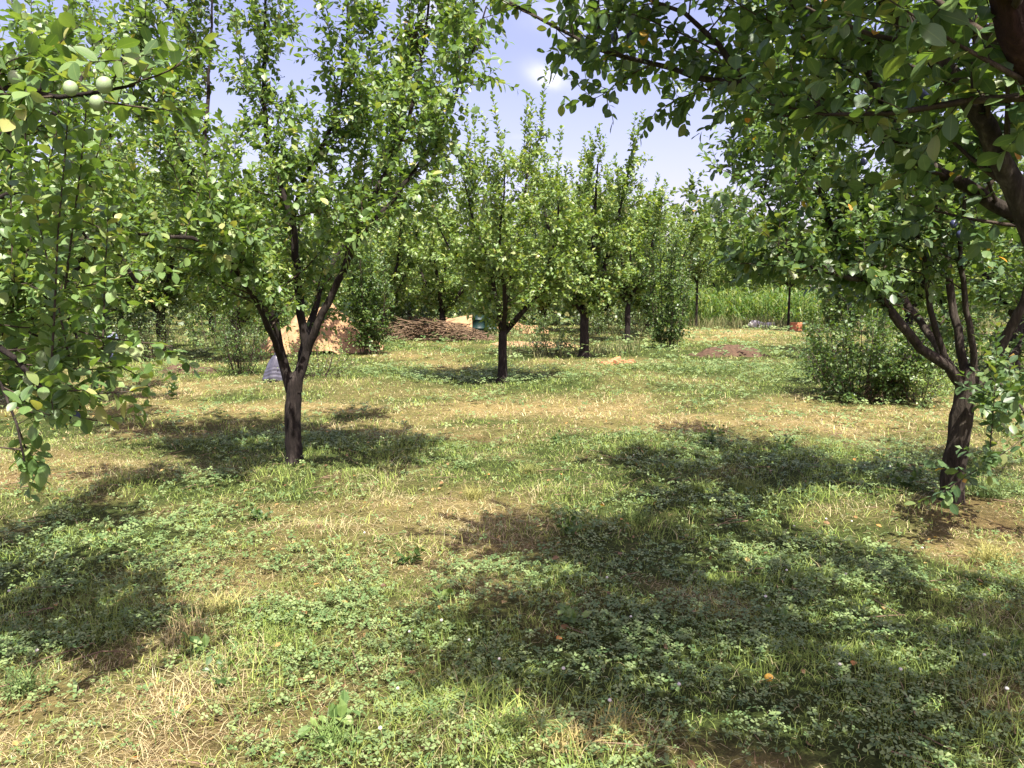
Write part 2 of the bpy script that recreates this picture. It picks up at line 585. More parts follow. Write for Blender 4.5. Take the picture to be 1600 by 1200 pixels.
rng = np.random.RandomState(7)
G_GREEN = np.array([.175, .265, .055]); G_YEL = np.array([.47, .49, .135]); G_STRAW = np.array([.57, .50, .265]); G_BROWN = np.array([.30, .215, .125])
green_parts, straw_parts = [], []
for (y0, y1, dens, hs, ws, segs) in ((1.2, 4.2, 4300, 1, .0035, 2), (4.2, 8.5, 1650, 1.05, .0052, 2), (8.5, 17, 430, 1.15, .0095, 2), (17, 34, 120, 1.3, .02, 2), (34, 60, 18, 1.6, .05, 2)):
    x, y = scatter(rng, y0, y1, dens)
    # clumping
    k = vnoise(x, y, .16, 31) * .6 + vnoise(x, y, .55, 32) * .4
    dry, soil, grn = cover(x, y)
    keep = rng.rand(len(x)) < np.clip(1.15 - soil * 1.0, .08, 1) * np.clip(.2 + 1.7 * (k - .22), .08, 1)
    x, y, dry, soil, grn, k = x[keep], y[keep], dry[keep], soil[keep], grn[keep], k[keep]
    n = len(x)
    isdry = rng.rand(n) < np.clip(.22 + .75 * dry - .45 * grn, .07, .95)
    long_ = np.clip(vnoise(x, y, .5, 33) * 2.0 - .5, .15, 1.5)
    h = (.03 + .10 * rng.rand(n) ** 1.6 * long_ + .03 * k) * hs
    w = ws * (.6 + .9 * rng.rand(n))
    yel = np.clip(rng.rand(n) * 1.1 * (.35 + .75 * dry), 0, 1)[:, None]
    mott = (.5 + 1.0 * (.5 * vnoise(x, y, .22, 35) + .5 * vnoise(x, y, .09, 36)))[:, None]
    cg = (G_GREEN * (1 - yel) + G_YEL * yel) * (1 + (rng.rand(n, 1) - .5) * .5) * mott
    cd = G_STRAW * (1 - .8 * rng.rand(n, 1) ** 2) + G_BROWN * .8 * rng.rand(n, 1) ** 2
    cd = np.clip(cd * (.45 + .55 * mott), .05, .62)
    lean_g = .25 + 1.0 * rng.rand(n)
    lean_d = .6 + 1.5 * rng.rand(n)
    m = ~isdry
    green_parts.append(blades(rng, x[m], y[m], h[m], w[m], lean_g[m], cg[m], segs))
    m = isdry
    straw_parts.append(blades(rng, x[m], y[m], h[m] * .9, w[m] * .85, lean_d[m], cd[m], segs))
# matted litter: straws lying almost flat
for (y0, y1, dens, L0, ws) in ((1.2, 4.5, 1500, .10, .0028), (4.5, 9, 550, .12, .005), (9, 18, 130, .16, .010)):
    x, y = scatter(rng, y0, y1, dens)
    dry, soil, grn = cover(x, y)
    keep = rng.rand(len(x)) < np.clip(.28 + .7 * dry - .35 * grn, .03, 1)
    x, y = x[keep], y[keep]
    n = len(x)
    Ls = L0 * (.4 + rng.rand(n))
    cd = jitter(rng, n, (.46, .36, .20), .35)
    straw_parts.append(blades(rng, x, y, .03 + .2 * Ls * rng.rand(n), ws * (.7 + .6 * rng.rand(n)), Ls / (.03 + .1 * Ls), cd, 2))
V, F, C = join(green_parts)
tag(mesh_obj('grass', V, F, M_GRASS, col=C), 'short patchy green and yellowing grass covering the orchard floor', 'grass', kind='stuff')
V, F, C = join(straw_parts)
tag(mesh_obj('dry_grass', V, F, M_GRASS, col=C), 'pale dry straw and dead grass matted between the green', 'dry grass', kind='stuff')

# clover and low broad leaves: three leaflets to a leaf
clov = []
for (y0, y1, dens, s0) in ((1.2, 4.5, 2200, .0125), (4.5, 9, 850, .017), (9, 18, 200, .032), (18, 32, 40, .075)):
    x, y = scatter(rng, y0, y1, dens)
    dry, soil, grn = cover(x, y)
    keep = rng.rand(len(x)) < np.clip(1.7 * grn - .05 - .4 * soil, .10, 1) * np.clip(vnoise(x, y, .25, 41) * 2 - .25, .08, 1)
    x, y = x[keep], y[keep]
    n = len(x)
    z = ground_h(x, y) + s0 * (1.0 + 3.4 * rng.rand(n))
    s = s0 * (.45 + 1.1 * rng.rand(n) ** 1.5)
    rot = rng.rand(n) * 6.28
    tx, ty = (rng.rand(n) - .5) * .9, (rng.rand(n) - .5) * .9
    mixk = rng.rand(n, 1)
    col = np.array([.095, .175, .055]) * (1 - mixk) + np.array([.29, .37, .145]) * mixk
    Vs, Cs = [], []
    for j in range(3):
        a = rot + j * 2.094 + (rng.rand(n) - .5) * .3
        dx, dy = np.cos(a), np.sin(a)
        qx, qy = -dy, dx
        vv = []
        for (al, ac, up) in ((.08, 0, 0), (.75, .5, .12), (1.25, 0, .02), (.75, -.5, .12)):
            ox, oy = (dx * al + qx * ac) * s, (dy * al + qy * ac) * s
            vv.append(np.stack([x + ox, y + oy, z + ox * tx + oy * ty + up * s], -1))
        Vs.append(np.stack(vv, 1))
    Vn = np.stack(Vs, 1)                       # n,3,4,3
    m = n * 3
    Vn = Vn.reshape(-1, 3)
    b = (np.arange(m) * 4)[:, None, None]
    Fn = (b + np.array([[0, 1, 2], [0, 2, 3]])[None]).reshape(-1, 3)
    clov.append((Vn, Fn, np.repeat(col, 12, 0)))
V, F, C = join(clov)
tag(mesh_obj('clover', V, F, M_CLOVER, col=C), 'low green clover growing in patches through the grass', 'clover', kind='stuff')


# ------------------------------------------------------------------ tubes and leaves
def crspline(pts, step):
    pts = np.asarray(pts, float)
    if len(pts) < 2:
        return pts
    p = np.concatenate([[2 * pts[0] - pts[1]], pts, [2 * pts[-1] - pts[-2]]])
    out = []
    for i in range(1, len(p) - 2):
        n = max(1, int(np.linalg.norm(p[i + 1] - p[i]) / step))
        for k in range(n):
            t = k / n
            out.append(.5 * (2 * p[i] + (p[i + 1] - p[i - 1]) * t + (2 * p[i - 1] - 5 * p[i] + 4 * p[i + 1] - p[i + 2]) * t * t + (3 * p[i] - p[i - 1] - 3 * p[i + 1] + p[i + 2]) * t ** 3))
    out.append(pts[-1])
    return np.array(out)


def norm(v):
    return v / np.maximum(np.linalg.norm(v, axis=-1, keepdims=True), 1e-9)


def tube(pts, rad, k, rng=None, rough=0.0, cap=True):
    pts = np.asarray(pts, float)
    n = len(pts)
    rad = np.broadcast_to(np.asarray(rad, float), (n,)).copy()
    tg = norm(np.gradient(pts, axis=0))
    ref = np.array([0.0, 0, 1]) if abs(tg[0, 2]) < .8 else np.array([1.0, 0, 0])
    u = norm(np.cross(np.broadcast_to(ref, tg.shape), tg))
    bad = np.linalg.norm(np.cross(np.broadcast_to(ref, tg.shape), tg), axis=-1) < .1
    for i in np.where(bad)[0]:
        u[i] = u[i - 1] if i else np.array([1.0, 0, 0])
    v = np.cross(tg, u)
    a = np.linspace(0, 2 * np.pi, k, endpoint=False)
    rr = np.broadcast_to(rad[:, None], (n, k)).copy()
    if rng is not None and rough > 0:
        lobes = 1 + rough * .8 * np.sin(a * 3 + rng.rand() * 6) + rough * .6 * np.sin(a * 5 + rng.rand() * 6)
        rr *= lobes[None] * (1 + rough * (rng.rand(n, k) - .5) * 1.4) * (1 + rough * (rng.rand(n, 1) - .5) * .9)
    V = pts[:, None] + (np.cos(a)[None, :, None] * u[:, None] + np.sin(a)[None, :, None] * v[:, None]) * rr[..., None]
    V = V.reshape(-1, 3)
    i = np.arange(n - 1)[:, None] * k
    j = np.arange(k)[None]
    j2 = (j + 1) % k
    F = np.stack([i + j, i + j2, i + k + j2, i + k + j], -1).reshape(-1, 4)
    if cap:
        V = np.concatenate([V, pts[-1:] + tg[-1:] * rad[-1]])
        e = np.full(k, len(V) - 1)
        b = (n - 1) * k + np.arange(k)
        tri = np.stack([b, (n - 1) * k + (np.arange(k) + 1) % k, e, e], -1)[:, :3]
        return V, F, tri
    return V, F, np.zeros((0, 3), int)


class Tubes:
    def __init__(s):
        s.V, s.Q, s.T, s.n = [], [], [], 0

    def add(s, t):
        V, Q, T = t
        s.V.append(V); s.Q.append(Q + s.n); s.T.append(T + s.n); s.n += len(V)

    def obj(s, name, mat, parent, base, smooth=True):
        if not s.V:
            return None
        return mesh_obj(name, np.concatenate(s.V) - base, [np.concatenate(s.Q), np.concatenate(s.T)], mat, parent, smooth)


LEAF8 = np.array([[0, 0, 0], [-.20, .28, .05], [0, .28, 0], [.20, .28, .05], [-.245, .62, .06], [0, .62, -.01], [.245, .62, .06], [0, 1, -.10]])
LEAF8F = np.array([[0, 2, 1], [0, 3, 2], [1, 2, 5], [1, 5, 4], [2, 3, 6], [2, 6, 5], [4, 5, 7], [5, 6, 7]])
LEAF8R = np.array([0, 1, 0, 1, 1, 0, 1, 0.])
LEAF5 = np.array([[0, 0, 0], [-.25, .52, .06], [0, .52, -.01], [.25, .52, .06], [0, 1, -.08]])
LEAF5F = np.array([[0, 2, 1], [0, 3, 2], [1, 2, 4], [2, 3, 4]])
LEAF5R = np.array([0, 1, 0, 1, 0.])
LEAF4 = np.array([[0, 0, 0], [-.28, .5, .06], [.28, .5, .06], [0, 1, -.05]])
LEAF4F = np.array([[0, 2, 1], [1, 2, 3]])
LEAF4R = np.array([1, 1, 1, 1.])
_st = [(.14, .13, .03), (.33, .225, .055), (.55, .265, .065), (.76, .21, .05), (.91, .10, .02)]
LEAF17 = np.array([[0, 0, 0]] + [r for (y_, w_, z_) in _st for r in ([-w_, y_, z_ - .10 * y_ * y_], [0, y_, -.10 * y_ * y_], [w_, y_, z_ - .10 * y_ * y_])] + [[0, 1, -.10]])
_f = [[0, 2, 1], [0, 3, 2]]
for _q in range(4):
    _a = 1 + 3 * _q
    _f += [[_a, _a + 1, _a + 4], [_a, _a + 4, _a + 3], [_a + 1, _a + 2, _a + 5], [_a + 1, _a + 5, _a + 4]]
_f += [[13, 14, 16], [14, 15, 16]]
LEAF17F = np.array(_f)
LEAF17R = np.array([0] + [1, 0, 1] * 5 + [0.])
LODS = {17: (LEAF17, LEAF17F, LEAF17R), 8: (LEAF8, LEAF8F, LEAF8R), 5: (LEAF5, LEAF5F, LEAF5R), 4: (LEAF4, LEAF4F, LEAF4R)}


class Leaves:
    def __init__(s):
        s.pos, s.dir, s.up, s.size = [], [], [], []

    def along(s, rng, pts, spacing, size, droop=.35, spread=.9, start=0.0):
        pts = np.asarray(pts)
        seg = np.linalg.norm(np.diff(pts, axis=0), axis=1)
        cum = np.concatenate([[0], np.cumsum(seg)])
        Lh = cum[-1]
        n = max(2, int(Lh * (1 - start) / spacing))
        d = (start + (1 - start) * (np.arange(n) + rng.rand(n) * .8) / n) * Lh
        d = np.clip(d, 0, Lh)
        pos = np.stack([np.interp(d, cum, pts[:, i]) for i in range(3)], -1)
        tg = norm(pts[-1] - pts[0])
        ref = np.array([0, 0, 1.0]) if abs(tg[2]) < .9 else np.array([1.0, 0, 0])
        u = norm(np.cross(ref, tg)); v = np.cross(tg, u)
        a = np.arange(n) * 2.39996 + rng.rand() * 6.28
        rad = np.cos(a)[:, None] * u + np.sin(a)[:, None] * v
        dr = rad * spread + tg[None] * (.55 + .5 * rng.rand(n, 1)) + (rng.rand(n, 3) - .5) * .5
        dr[:, 2] -= droop * (.3 + rng.rand(n))
        s.pos.append(pos); s.dir.append(norm(dr))
        s.up.append((rng.rand(n, 3) - .5) * 1.5 + np.array([0, 0, 1.0]) + .25 * tg)
        s.size.append(size * (.65 + .55 * rng.rand(n)))

    def batch(s, rng, p0, d, L, gap, size, droop, spread=.9):
        """leaves for many straight twigs at once"""
        n = np.maximum(2, (L / gap).astype(int))
        idx = np.repeat(np.arange(len(L)), n)
        first = np.concatenate([[0], np.cumsum(n)[:-1]])
        w = np.arange(len(idx)) - first[idx]
        t = (w + rng.rand(len(idx)) * .8) / n[idx]
        ref = np.where(np.abs(d[:, 2:3]) < .9, np.array([[0, 0, 1.0]]), np.array([[1.0, 0, 0]]))
        u = norm(np.cross(ref, d)); v = np.cross(d, u)
        a = w * 2.39996 + (rng.rand(len(L)) * 6.28)[idx]
        rad = np.cos(a)[:, None] * u[idx] + np.sin(a)[:, None] * v[idx]
        dr = rad * spread + d[idx] * (.55 + .5 * rng.rand(len(idx), 1)) + (rng.rand(len(idx), 3) - .5) * .5
        dr[:, 2] -= droop * (.3 + rng.rand(len(idx)))
        s.pos.append(p0[idx] + d[idx] * (L[idx] * t)[:, None]); s.dir.append(norm(dr))
        s.up.append((rng.rand(len(idx), 3) - .5) * 1.5 + np.array([0, 0, 1.0]) + .25 * d[idx])
        s.size.append(size * (.6 + .6 * rng.rand(len(idx))))

    def arrays(s):
        pos, d, up, sz = np.concatenate(s.pos), np.concatenate(s.dir), np.concatenate(s.up), np.concatenate(s.size)
        side = norm(np.cross(d, up))
        nr = np.cross(side, d)
        return pos, d, side, nr, sz


def leaf_mesh_data(arr, sel, lod, base, width=1.0):
    pos, d, side, nr, sz = [a[sel] for a in arr]
    T, TF, TR = LODS[lod]
    n, k = len(pos), len(T)
    V = pos[:, None] + (side[:, None] * T[None, :, 0:1] * width + d[:, None] * T[None, :, 1:2] + nr[:, None] * T[None, :, 2:3]) * sz[:, None, None]
    V = V.reshape(-1, 3) - base
    F = ((np.arange(n) * k)[:, None, None] + TF[None]).reshape(-1, 3)
    return V, F, np.tile(TR, n), len(TF)


_leaf_variants = {}


def leaf_variants(mat, width):
    key = (mat.name, width)
    if key not in _leaf_variants:
        out = []
        r = np.random.RandomState(5)
        for q in range(12):
            T = LEAF17.copy()
            T[:, 0] *= width * (.85 + .3 * r.rand())
            T[:, 2] += T[:, 1] ** 2 * (r.rand() - .6) * .35
            out.append(np_mesh('leaf', T, LEAF17F, mat, True, face_rnd=np.full(20, q / 11 * .97), rib=LEAF17R))
        _leaf_variants[key] = out
    return _leaf_variants[key]


def in_view(p, pad=0):
    c, s = math.cos(TILT), math.sin(TILT)
    q = p - np.array([0, 0, CAM_H])
    dep = q[:, 1] * c - q[:, 2] * s
    upv = q[:, 1] * s + q[:, 2] * c
    px = 800 + FPX * q[:, 0] / np.maximum(dep, .05)
    py = 600 - FPX * upv / np.maximum(dep, .05)
    ok = (dep > .3) & (px > -pad) & (px < 1600 + pad) & (py > -pad) & (py < 1200 + pad)
    return ok, dep


def foliage(e, base, lv, rng, mat, lod, singles, width=1.0, bias=0.0, fine=0):
    arr = lv.arrays()
    pos = arr[0]
    n = len(pos)
    rnd = np.clip(rng.rand(n) * .97 + bias, 0, 1)
    rnd = np.where(rng.rand(n) < .004, 1.0, np.minimum(rnd, .97))
    chosen = np.zeros(n, bool)
    if singles:
        ok, dep = in_view(pos)
        sc_ = np.where(ok, arr[4] / np.maximum(dep, .3), 0)
        top = np.argsort(-sc_)[:singles]
        top = top[sc_[top] > 0]
        chosen[top] = True
        vs = leaf_variants(mat, width)
        for i in top:
            o = bpy.data.objects.new('leaf', vs[int(rng.rand() * 12)])
            s_ = float(arr[4][i])
            M = Matrix(((*(arr[2][i] * s_),), (*(arr[1][i] * s_),), (*(arr[3][i] * s_),))).transposed().to_4x4()
            M.translation = Vector(arr[0][i] - base)
            link(o, e)
            o.matrix_local = M
    groups = [(~chosen, lod)]
    if singles and fine:
        rest = np.argsort(-np.where(chosen, 0, sc_))[:fine]
        near = np.zeros(n, bool)
        near[rest] = True
        near &= ~chosen
        groups = [(near, 17), (~chosen & ~near, lod)]
    Vs, Fs, Rs, Qs, k0 = [], [], [], [], 0
    for sel, lo in groups:
        V, F, R, tf = leaf_mesh_data(arr, sel, lo, base, width)
        Vs.append(V); Fs.append(F + k0); Rs.append(R); Qs.append(np.repeat(rnd[sel], tf)); k0 += len(V)
    o = mesh_obj('crown', np.concatenate(Vs), np.concatenate(Fs), mat, e, smooth=bool(fine), face_rnd=np.concatenate(Qs), rib=np.concatenate(Rs))
    o['kind'] = 'stuff'
    return arr


def wander(rng, p0, d0, length, n, up=0.0, jit=.18):
    """polyline that starts at p0 towards d0 and bends"""
    pts = [np.array(p0)]
    d = norm(np.array(d0, float))
    for i in range(n):
        d = norm(d + (rng.rand(3) - .5) * jit + np.array([0, 0, up]))
        pts.append(pts[-1] + d * length / n)
    return np.array(pts)


def dress(rng, limbs, axis_xy, tw, lv, *, l2_step=.12, l2_len=(.4, 1.05), tw_step=.055, tw_len=(.10, .32), leaf=.062, gap=.026,
          shoots=.2, shoot_len=(.4, 1.1), start=.16, l2_up=.04, sides=4, droop=.35, outward=.6):
    """side branches, twigs, upright shoots and leaves along the limbs"""
    TP, TD, TL = [], [], []
    for lm in limbs:
        pts, r0, r1 = lm[:3]
        st_ = lm[3] if len(lm) > 3 else start
        seg = np.linalg.norm(np.diff(pts, axis=0), axis=1)
        cum = np.concatenate([[0], np.cumsum(seg)])
        Lt = cum[-1]
        s = Lt * st_
        while s < Lt:
            f = s / Lt
            p = np.array([np.interp(s, cum, pts[:, i]) for i in range(3)])
            i = min(np.searchsorted(cum, s), len(pts) - 1)
            tg = norm(pts[i] - pts[i - 1])
            az = rng.rand() * 6.28
            out = np.array([p[0] - axis_xy[0], p[1] - axis_xy[1], 0])
            out = out / max(np.linalg.norm(out), .15)
            d = tg * .45 + np.array([math.cos(az), math.sin(az), (rng.rand() - .35) * .9]) * .8 + out * outward * rng.rand()
            ln = (l2_len[0] + (l2_len[1] - l2_len[0]) * rng.rand()) * (1.05 - .35 * f)
            b = wander(rng, p, d, ln, 4, l2_up, .3)
            rb = max(.0035, (r0 + (r1 - r0) * f) * .32)
            tw.add(tube(b, np.linspace(rb, .002, 5), sides, cap=False))
            m = max(1, int(ln / tw_step))
            t = (np.arange(m) + .3 + .7 * rng.rand(m)) / m
            k = np.minimum((t * 4).astype(int), 3)
            bt = b[k + 1] - b[k]
            TP.append(b[k] + bt * (t * 4 - k)[:, None])
            TD.append(norm(norm(bt) * .5 + (rng.rand(m, 3) - .5) * 1.9 + np.array([0, 0, .12])))
            TL.append(tw_len[0] + (tw_len[1] - tw_len[0]) * rng.rand(m))
            lv.along(rng, b, gap * 2.0, leaf, droop, start=.4)
            if f > .3 and rng.rand() < shoots:
                ln = shoot_len[0] + (shoot_len[1] - shoot_len[0]) * rng.rand()
                sp = wander(rng, b[1 + int(rng.rand() * 3)], np.array([(rng.rand() - .5) * .5, (rng.rand() - .5) * .5, 1]) + out * .15, ln, 4, .05, .10)
                tw.add(tube(sp, np.linspace(.005, .0015, 5), sides))
                lv.along(rng, sp, gap * .8, leaf * .95, droop * .4, .75)
                for q in range(int(ln / .22)):
                    t = rng.rand() * .8
                    k = min(int(t * 4), 3)
                    tp = wander(rng, sp[k], np.array([rng.rand() - .5, rng.rand() - .5, .7]), .12 + .16 * rng.rand(), 2, 0, .2)
                    lv.along(rng, tp, gap, leaf * .9, droop * .5)
            s += l2_step * (.6 + .8 * rng.rand())
    TP, TD, TL = np.concatenate(TP), np.concatenate(TD), np.concatenate(TL)
    lv.batch(rng, TP, TD, TL, gap, leaf, droop)
    # the twigs themselves, three-sided and tapering to a point
    u = norm(np.cross(np.where(np.abs(TD[:, 2:3]) < .9, np.array([[0, 0, 1.0]]), np.array([[1.0, 0, 0]])), TD)); v = np.cross(TD, u)
    ring = np.stack([TP + (math.cos(q) * u + math.sin(q) * v) * .0022 for q in (0, 2.094, 4.189)] + [TP + TD * TL[:, None]], 1)
    bi = (np.arange(len(TP)) * 4)[:, None, None]
    tw.add((ring.reshape(-1, 3), np.zeros((0, 4), int), (bi + np.array([[0, 1, 3], [1, 2, 3], [2, 0, 3]])[None]).reshape(-1, 3)))


def build_tree(name, label, base, trunk, tr, limbs, seed, *, cat='tree', group=None, mat=None, bark=None, lod=5, singles=0, step=.1,
               axis_xy=None, width=1.2, bias=0.0, trunk_sides=14, fine=0, **kw):
    """limbs: list of (points, r0, r1) in world space"""
    rng = np.random.RandomState(seed)
    base = np.array([base[0], base[1], float(ground_h(base[0], base[1]))])
    e = empty(name, base, label, cat, group)
    bark = bark or M_BARK
    tp = crspline(trunk, .06 if singles else .15)
    f = np.linspace(0, 1, len(tp))
    rad = tr[0] + (tr[1] - tr[0]) * f + tr[0] * .6 * np.exp(-f * len(tp) * (.06 if singles else .15) / .07)
    tb = Tubes()
    tb.add(tube(tp, rad, trunk_sides, rng, .12))
    tb.obj('trunk', bark, e, base)
    full = []
    for lm in limbs:
        pts, r0, r1 = lm[:3]
        p = crspline(pts, step)
        p[1:-1] += (rng.rand(len(p) - 2, 3) - .5) * .022
        full.append((p, r0, r1) + tuple(lm[3:]))
        t = Tubes()
        t.add(tube(p, np.linspace(r0, r1, len(p)), 10 if singles else 6, rng, .06))
        t.obj('limb', bark, e, base)
    tw, lv = Tubes(), Leaves()
    dress(rng, full, axis_xy if axis_xy is not None else base[:2], tw, lv, **kw)
    t = tw.obj('twigs', M_TWIG, e, base)
    t['kind'] = 'stuff'
    arr = foliage(e, base, lv, rng, mat or M_LEAF, lod, singles, width, bias, fine)
    return e, arr, base


def pix(pl):
    return np.array([P(*p) for p in pl])


def auto_limbs(rng, top, n, spread, height, r, inner=.25):
    L = []
    a0 = rng.rand() * 6.28
    for i in range(n):
        a = a0 + i * 6.283 / n + (rng.rand() - .5) * .6
        sp = spread * (.65 + .55 * rng.rand())
        hh = height * (.7 + .35 * rng.rand())
        pts = [top + np.array([0, 0, -.08])]
        for f in (.25, .5, .75, 1):
            rr = sp * f ** .8
            pts.append(top + np.array([math.cos(a) * rr, math.sin(a) * rr, hh * f ** 1.1]) + (rng.rand(3) - .5) * .15 * f)
        L.append((np.array(pts), r * .62, r * .14))
    L.append((np.array([top - [0, 0, .08], top + [.05, 0, height * .35], top + [(rng.rand() - .5) * .3, (rng.rand() - .5) * .3, height * .6], top + [(rng.rand() - .5) * .4, 0, height * .8]]), r * .6, r * .12))
    return L


tree_count = {}

# ------------------------------------------------------------------ the trees one can tell apart
# plum tree with the forked black trunk on the left
b = G(458, 722)
Yb = b[1]
trunk = np.array([[b[0], b[1], -.06], P(458, 690, Yb), P(457, 650, Yb), P(459, 612, Yb), P(460, 590, Yb)])
trunk[0] = [b[0] + .01, b[1], -.06]
limbs = [
    (pix([(455, 612, Yb), (440, 560, Yb - .02), (432, 520, Yb - .1), (415, 455, Yb - .2), (370, 370, Yb - .4), (325, 300, Yb - .5), (280, 240, Yb - .6), (240, 160, Yb - .6), (220, 60, Yb - .6)]), .052, .010, .26),
    (pix([(464, 612, Yb), (472, 575, Yb), (479, 545, Yb + .02), (470, 490, Yb + .05), (465, 430, Yb + .1), (455, 340, Yb + .15), (428, 250, Yb + .2), (415, 190, Yb + .2), (412, 70, Yb + .2), (420, -60, Yb + .2)]), .046, .008, .30),
    (pix([(480, 552, Yb + .02), (497, 505, Yb - .05), (522, 455, Yb - .1), (545, 400, Yb - .2), (575, 320, Yb - .3), (612, 250, Yb - .35), (645, 160, Yb - .3), (665, 50, Yb - .3), (670, -40, Yb - .3)]), .038, .008, .30),
    (pix([(462, 600, Yb + .03), (480, 520, Yb + .4), (510, 430, Yb + .9), (560, 330, Yb + 1.3), (600, 230, Yb + 1.5), (610, 120, Yb + 1.6)]), .04, .008),
    (pix([(425, 490, Yb - .12), (380, 440, Yb + .2), (310, 380, Yb + .4), (240, 350, Yb + .5), (170, 320, Yb + .6), (110, 250, Yb + .6)]), .036, .008),
    (pix([(440, 560, Yb - .05), (400, 470, Yb - .6), (350, 400, Yb - 1.1), (300, 372, Yb - 1.3), (200, 368, Yb - 1.4), (130, 372, Yb - 1.4)]), .032, .007),
    (pix([(540, 420, Yb - .2), (555, 385, Yb - .7), (585, 345, Yb - 1.0), (630, 290, Yb - 1.0), (690, 200, Yb - .9), (735, 90, Yb - .8), (760, 10, Yb - .8)]), .022, .006),
    (pix([(330, 305, Yb - .5), (320, 230, Yb - .2), (325, 150, Yb), (330, 60, Yb + .1), (335, -60, Yb + .1)]), .024, .006),
    (pix([(455, 345, Yb + .15), (480, 270, Yb - .4), (520, 190, Yb - .6), (540, 90, Yb - .6), (545, -50, Yb - .6)]), .024, .006),
    (pix([(240, 350, Yb + .5), (180, 250, Yb + 1.0), (130, 150, Yb + 1.2), (110, 40, Yb + 1.2)]), .02, .006),
]
T1 = build_tree('plum_tree', 'plum tree with dark forked trunk left of centre, in full leaf', b, trunk, (.076, .072), limbs, 11,
                lod=5, singles=300, fine=1500, leaf=.074, gap=.021, l2_step=.118, tw_step=.047, l2_len=(.35, .95), shoots=.65, shoot_len=(.4, 1.15), group='plum trees of the orchard', axis_xy=(b[0], b[1]))

# plum tree on the right with the leaning trunk
b = G(1488, 795)
Yb = b[1]
trunk = np.array([[b[0], b[1], -.06], P(1490, 750, Yb), P(1496, 700, Yb), P(1504, 650, Yb), P(1512, 605, Yb), P(1516, 580, Yb)])
limbs = [
    (pix([(1510, 612, Yb), (1480, 572, Yb - .02), (1440, 543, Yb - .05), (1405, 505, Yb - .1), (1365, 450, Yb - .1), (1318, 395, Yb - .15), (1290, 330, Yb - .15), (1272, 260, Yb - .1), (1258, 190, Yb - .1), (1262, 90, Yb)]), .040, .009, .30),
    (pix([(1478, 572, Yb), (1464, 520, Yb - .05), (1450, 460, Yb - .1), (1442, 400, Yb - .15), (1420, 320, Yb - .2), (1405, 230, Yb - .2), (1390, 130, Yb - .2)]), .024, .007, .35),
    (pix([(1510, 610, Yb), (1500, 540, Yb + .05), (1488, 470, Yb + .1), (1478, 400, Yb + .1), (1460, 340, Yb + .1), (1452, 250, Yb + .1), (1440, 140, Yb + .1), (1430, 20, Yb + .1)]), .034, .008, .32),
    (pix([(1520, 600, Yb), (1518, 530, Yb - .1), (1506, 460, Yb - .2), (1500, 390, Yb - .3), (1510, 300, Yb - .4), (1520, 200, Yb - .4)]), .026, .007, .4),
    (pix([(1520, 622, Yb), (1548, 575, Yb), (1572, 530, Yb), (1598, 470, Yb - .05), (1640, 380, Yb - .1), (1680, 280, Yb - .2), (1700, 150, Yb - .3)]), .042, .011, .3),
    (pix([(1540, 600, Yb), (1580, 560, Yb + .3), (1630, 480, Yb + .6), (1690, 380, Yb + .9), (1720, 250, Yb + 1.1)]), .036, .009),
    (pix([(1505, 600, Yb), (1450, 520, Yb + .5), (1390, 430, Yb + 1.0), (1330, 330, Yb + 1.3), (1290, 230, Yb + 1.4), (1280, 130, Yb + 1.5)]), .036, .009),
    (pix([(1365, 452, Yb - .1), (1320, 430, Yb - .5), (1270, 420, Yb - .7), (1230, 380, Yb - .7), (1190, 300, Yb - .6)]), .02, .006),
    (pix([(1545, 590, Yb - .1), (1575, 612, Yb - .4), (1605, 650, Yb - .6), (1625, 700, Yb - .7)]), .014, .004, .1),
    (pix([(1290, 335, Yb - .15), (1240, 290, Yb + .1), (1200, 240, Yb + .2), (1180, 160, Yb + .2)]), .018, .006),
]
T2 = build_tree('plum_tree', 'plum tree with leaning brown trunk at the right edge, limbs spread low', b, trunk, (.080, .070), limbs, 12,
                lod=5, singles=300, fine=2000, leaf=.068, gap=.020, shoots=.4, l2_step=.11, tw_step=.047, mat=M_LEAF_NEAR, bark=M_BARK_GREY, group='plum trees of the orchard', axis_xy=(b[0], b[1]))

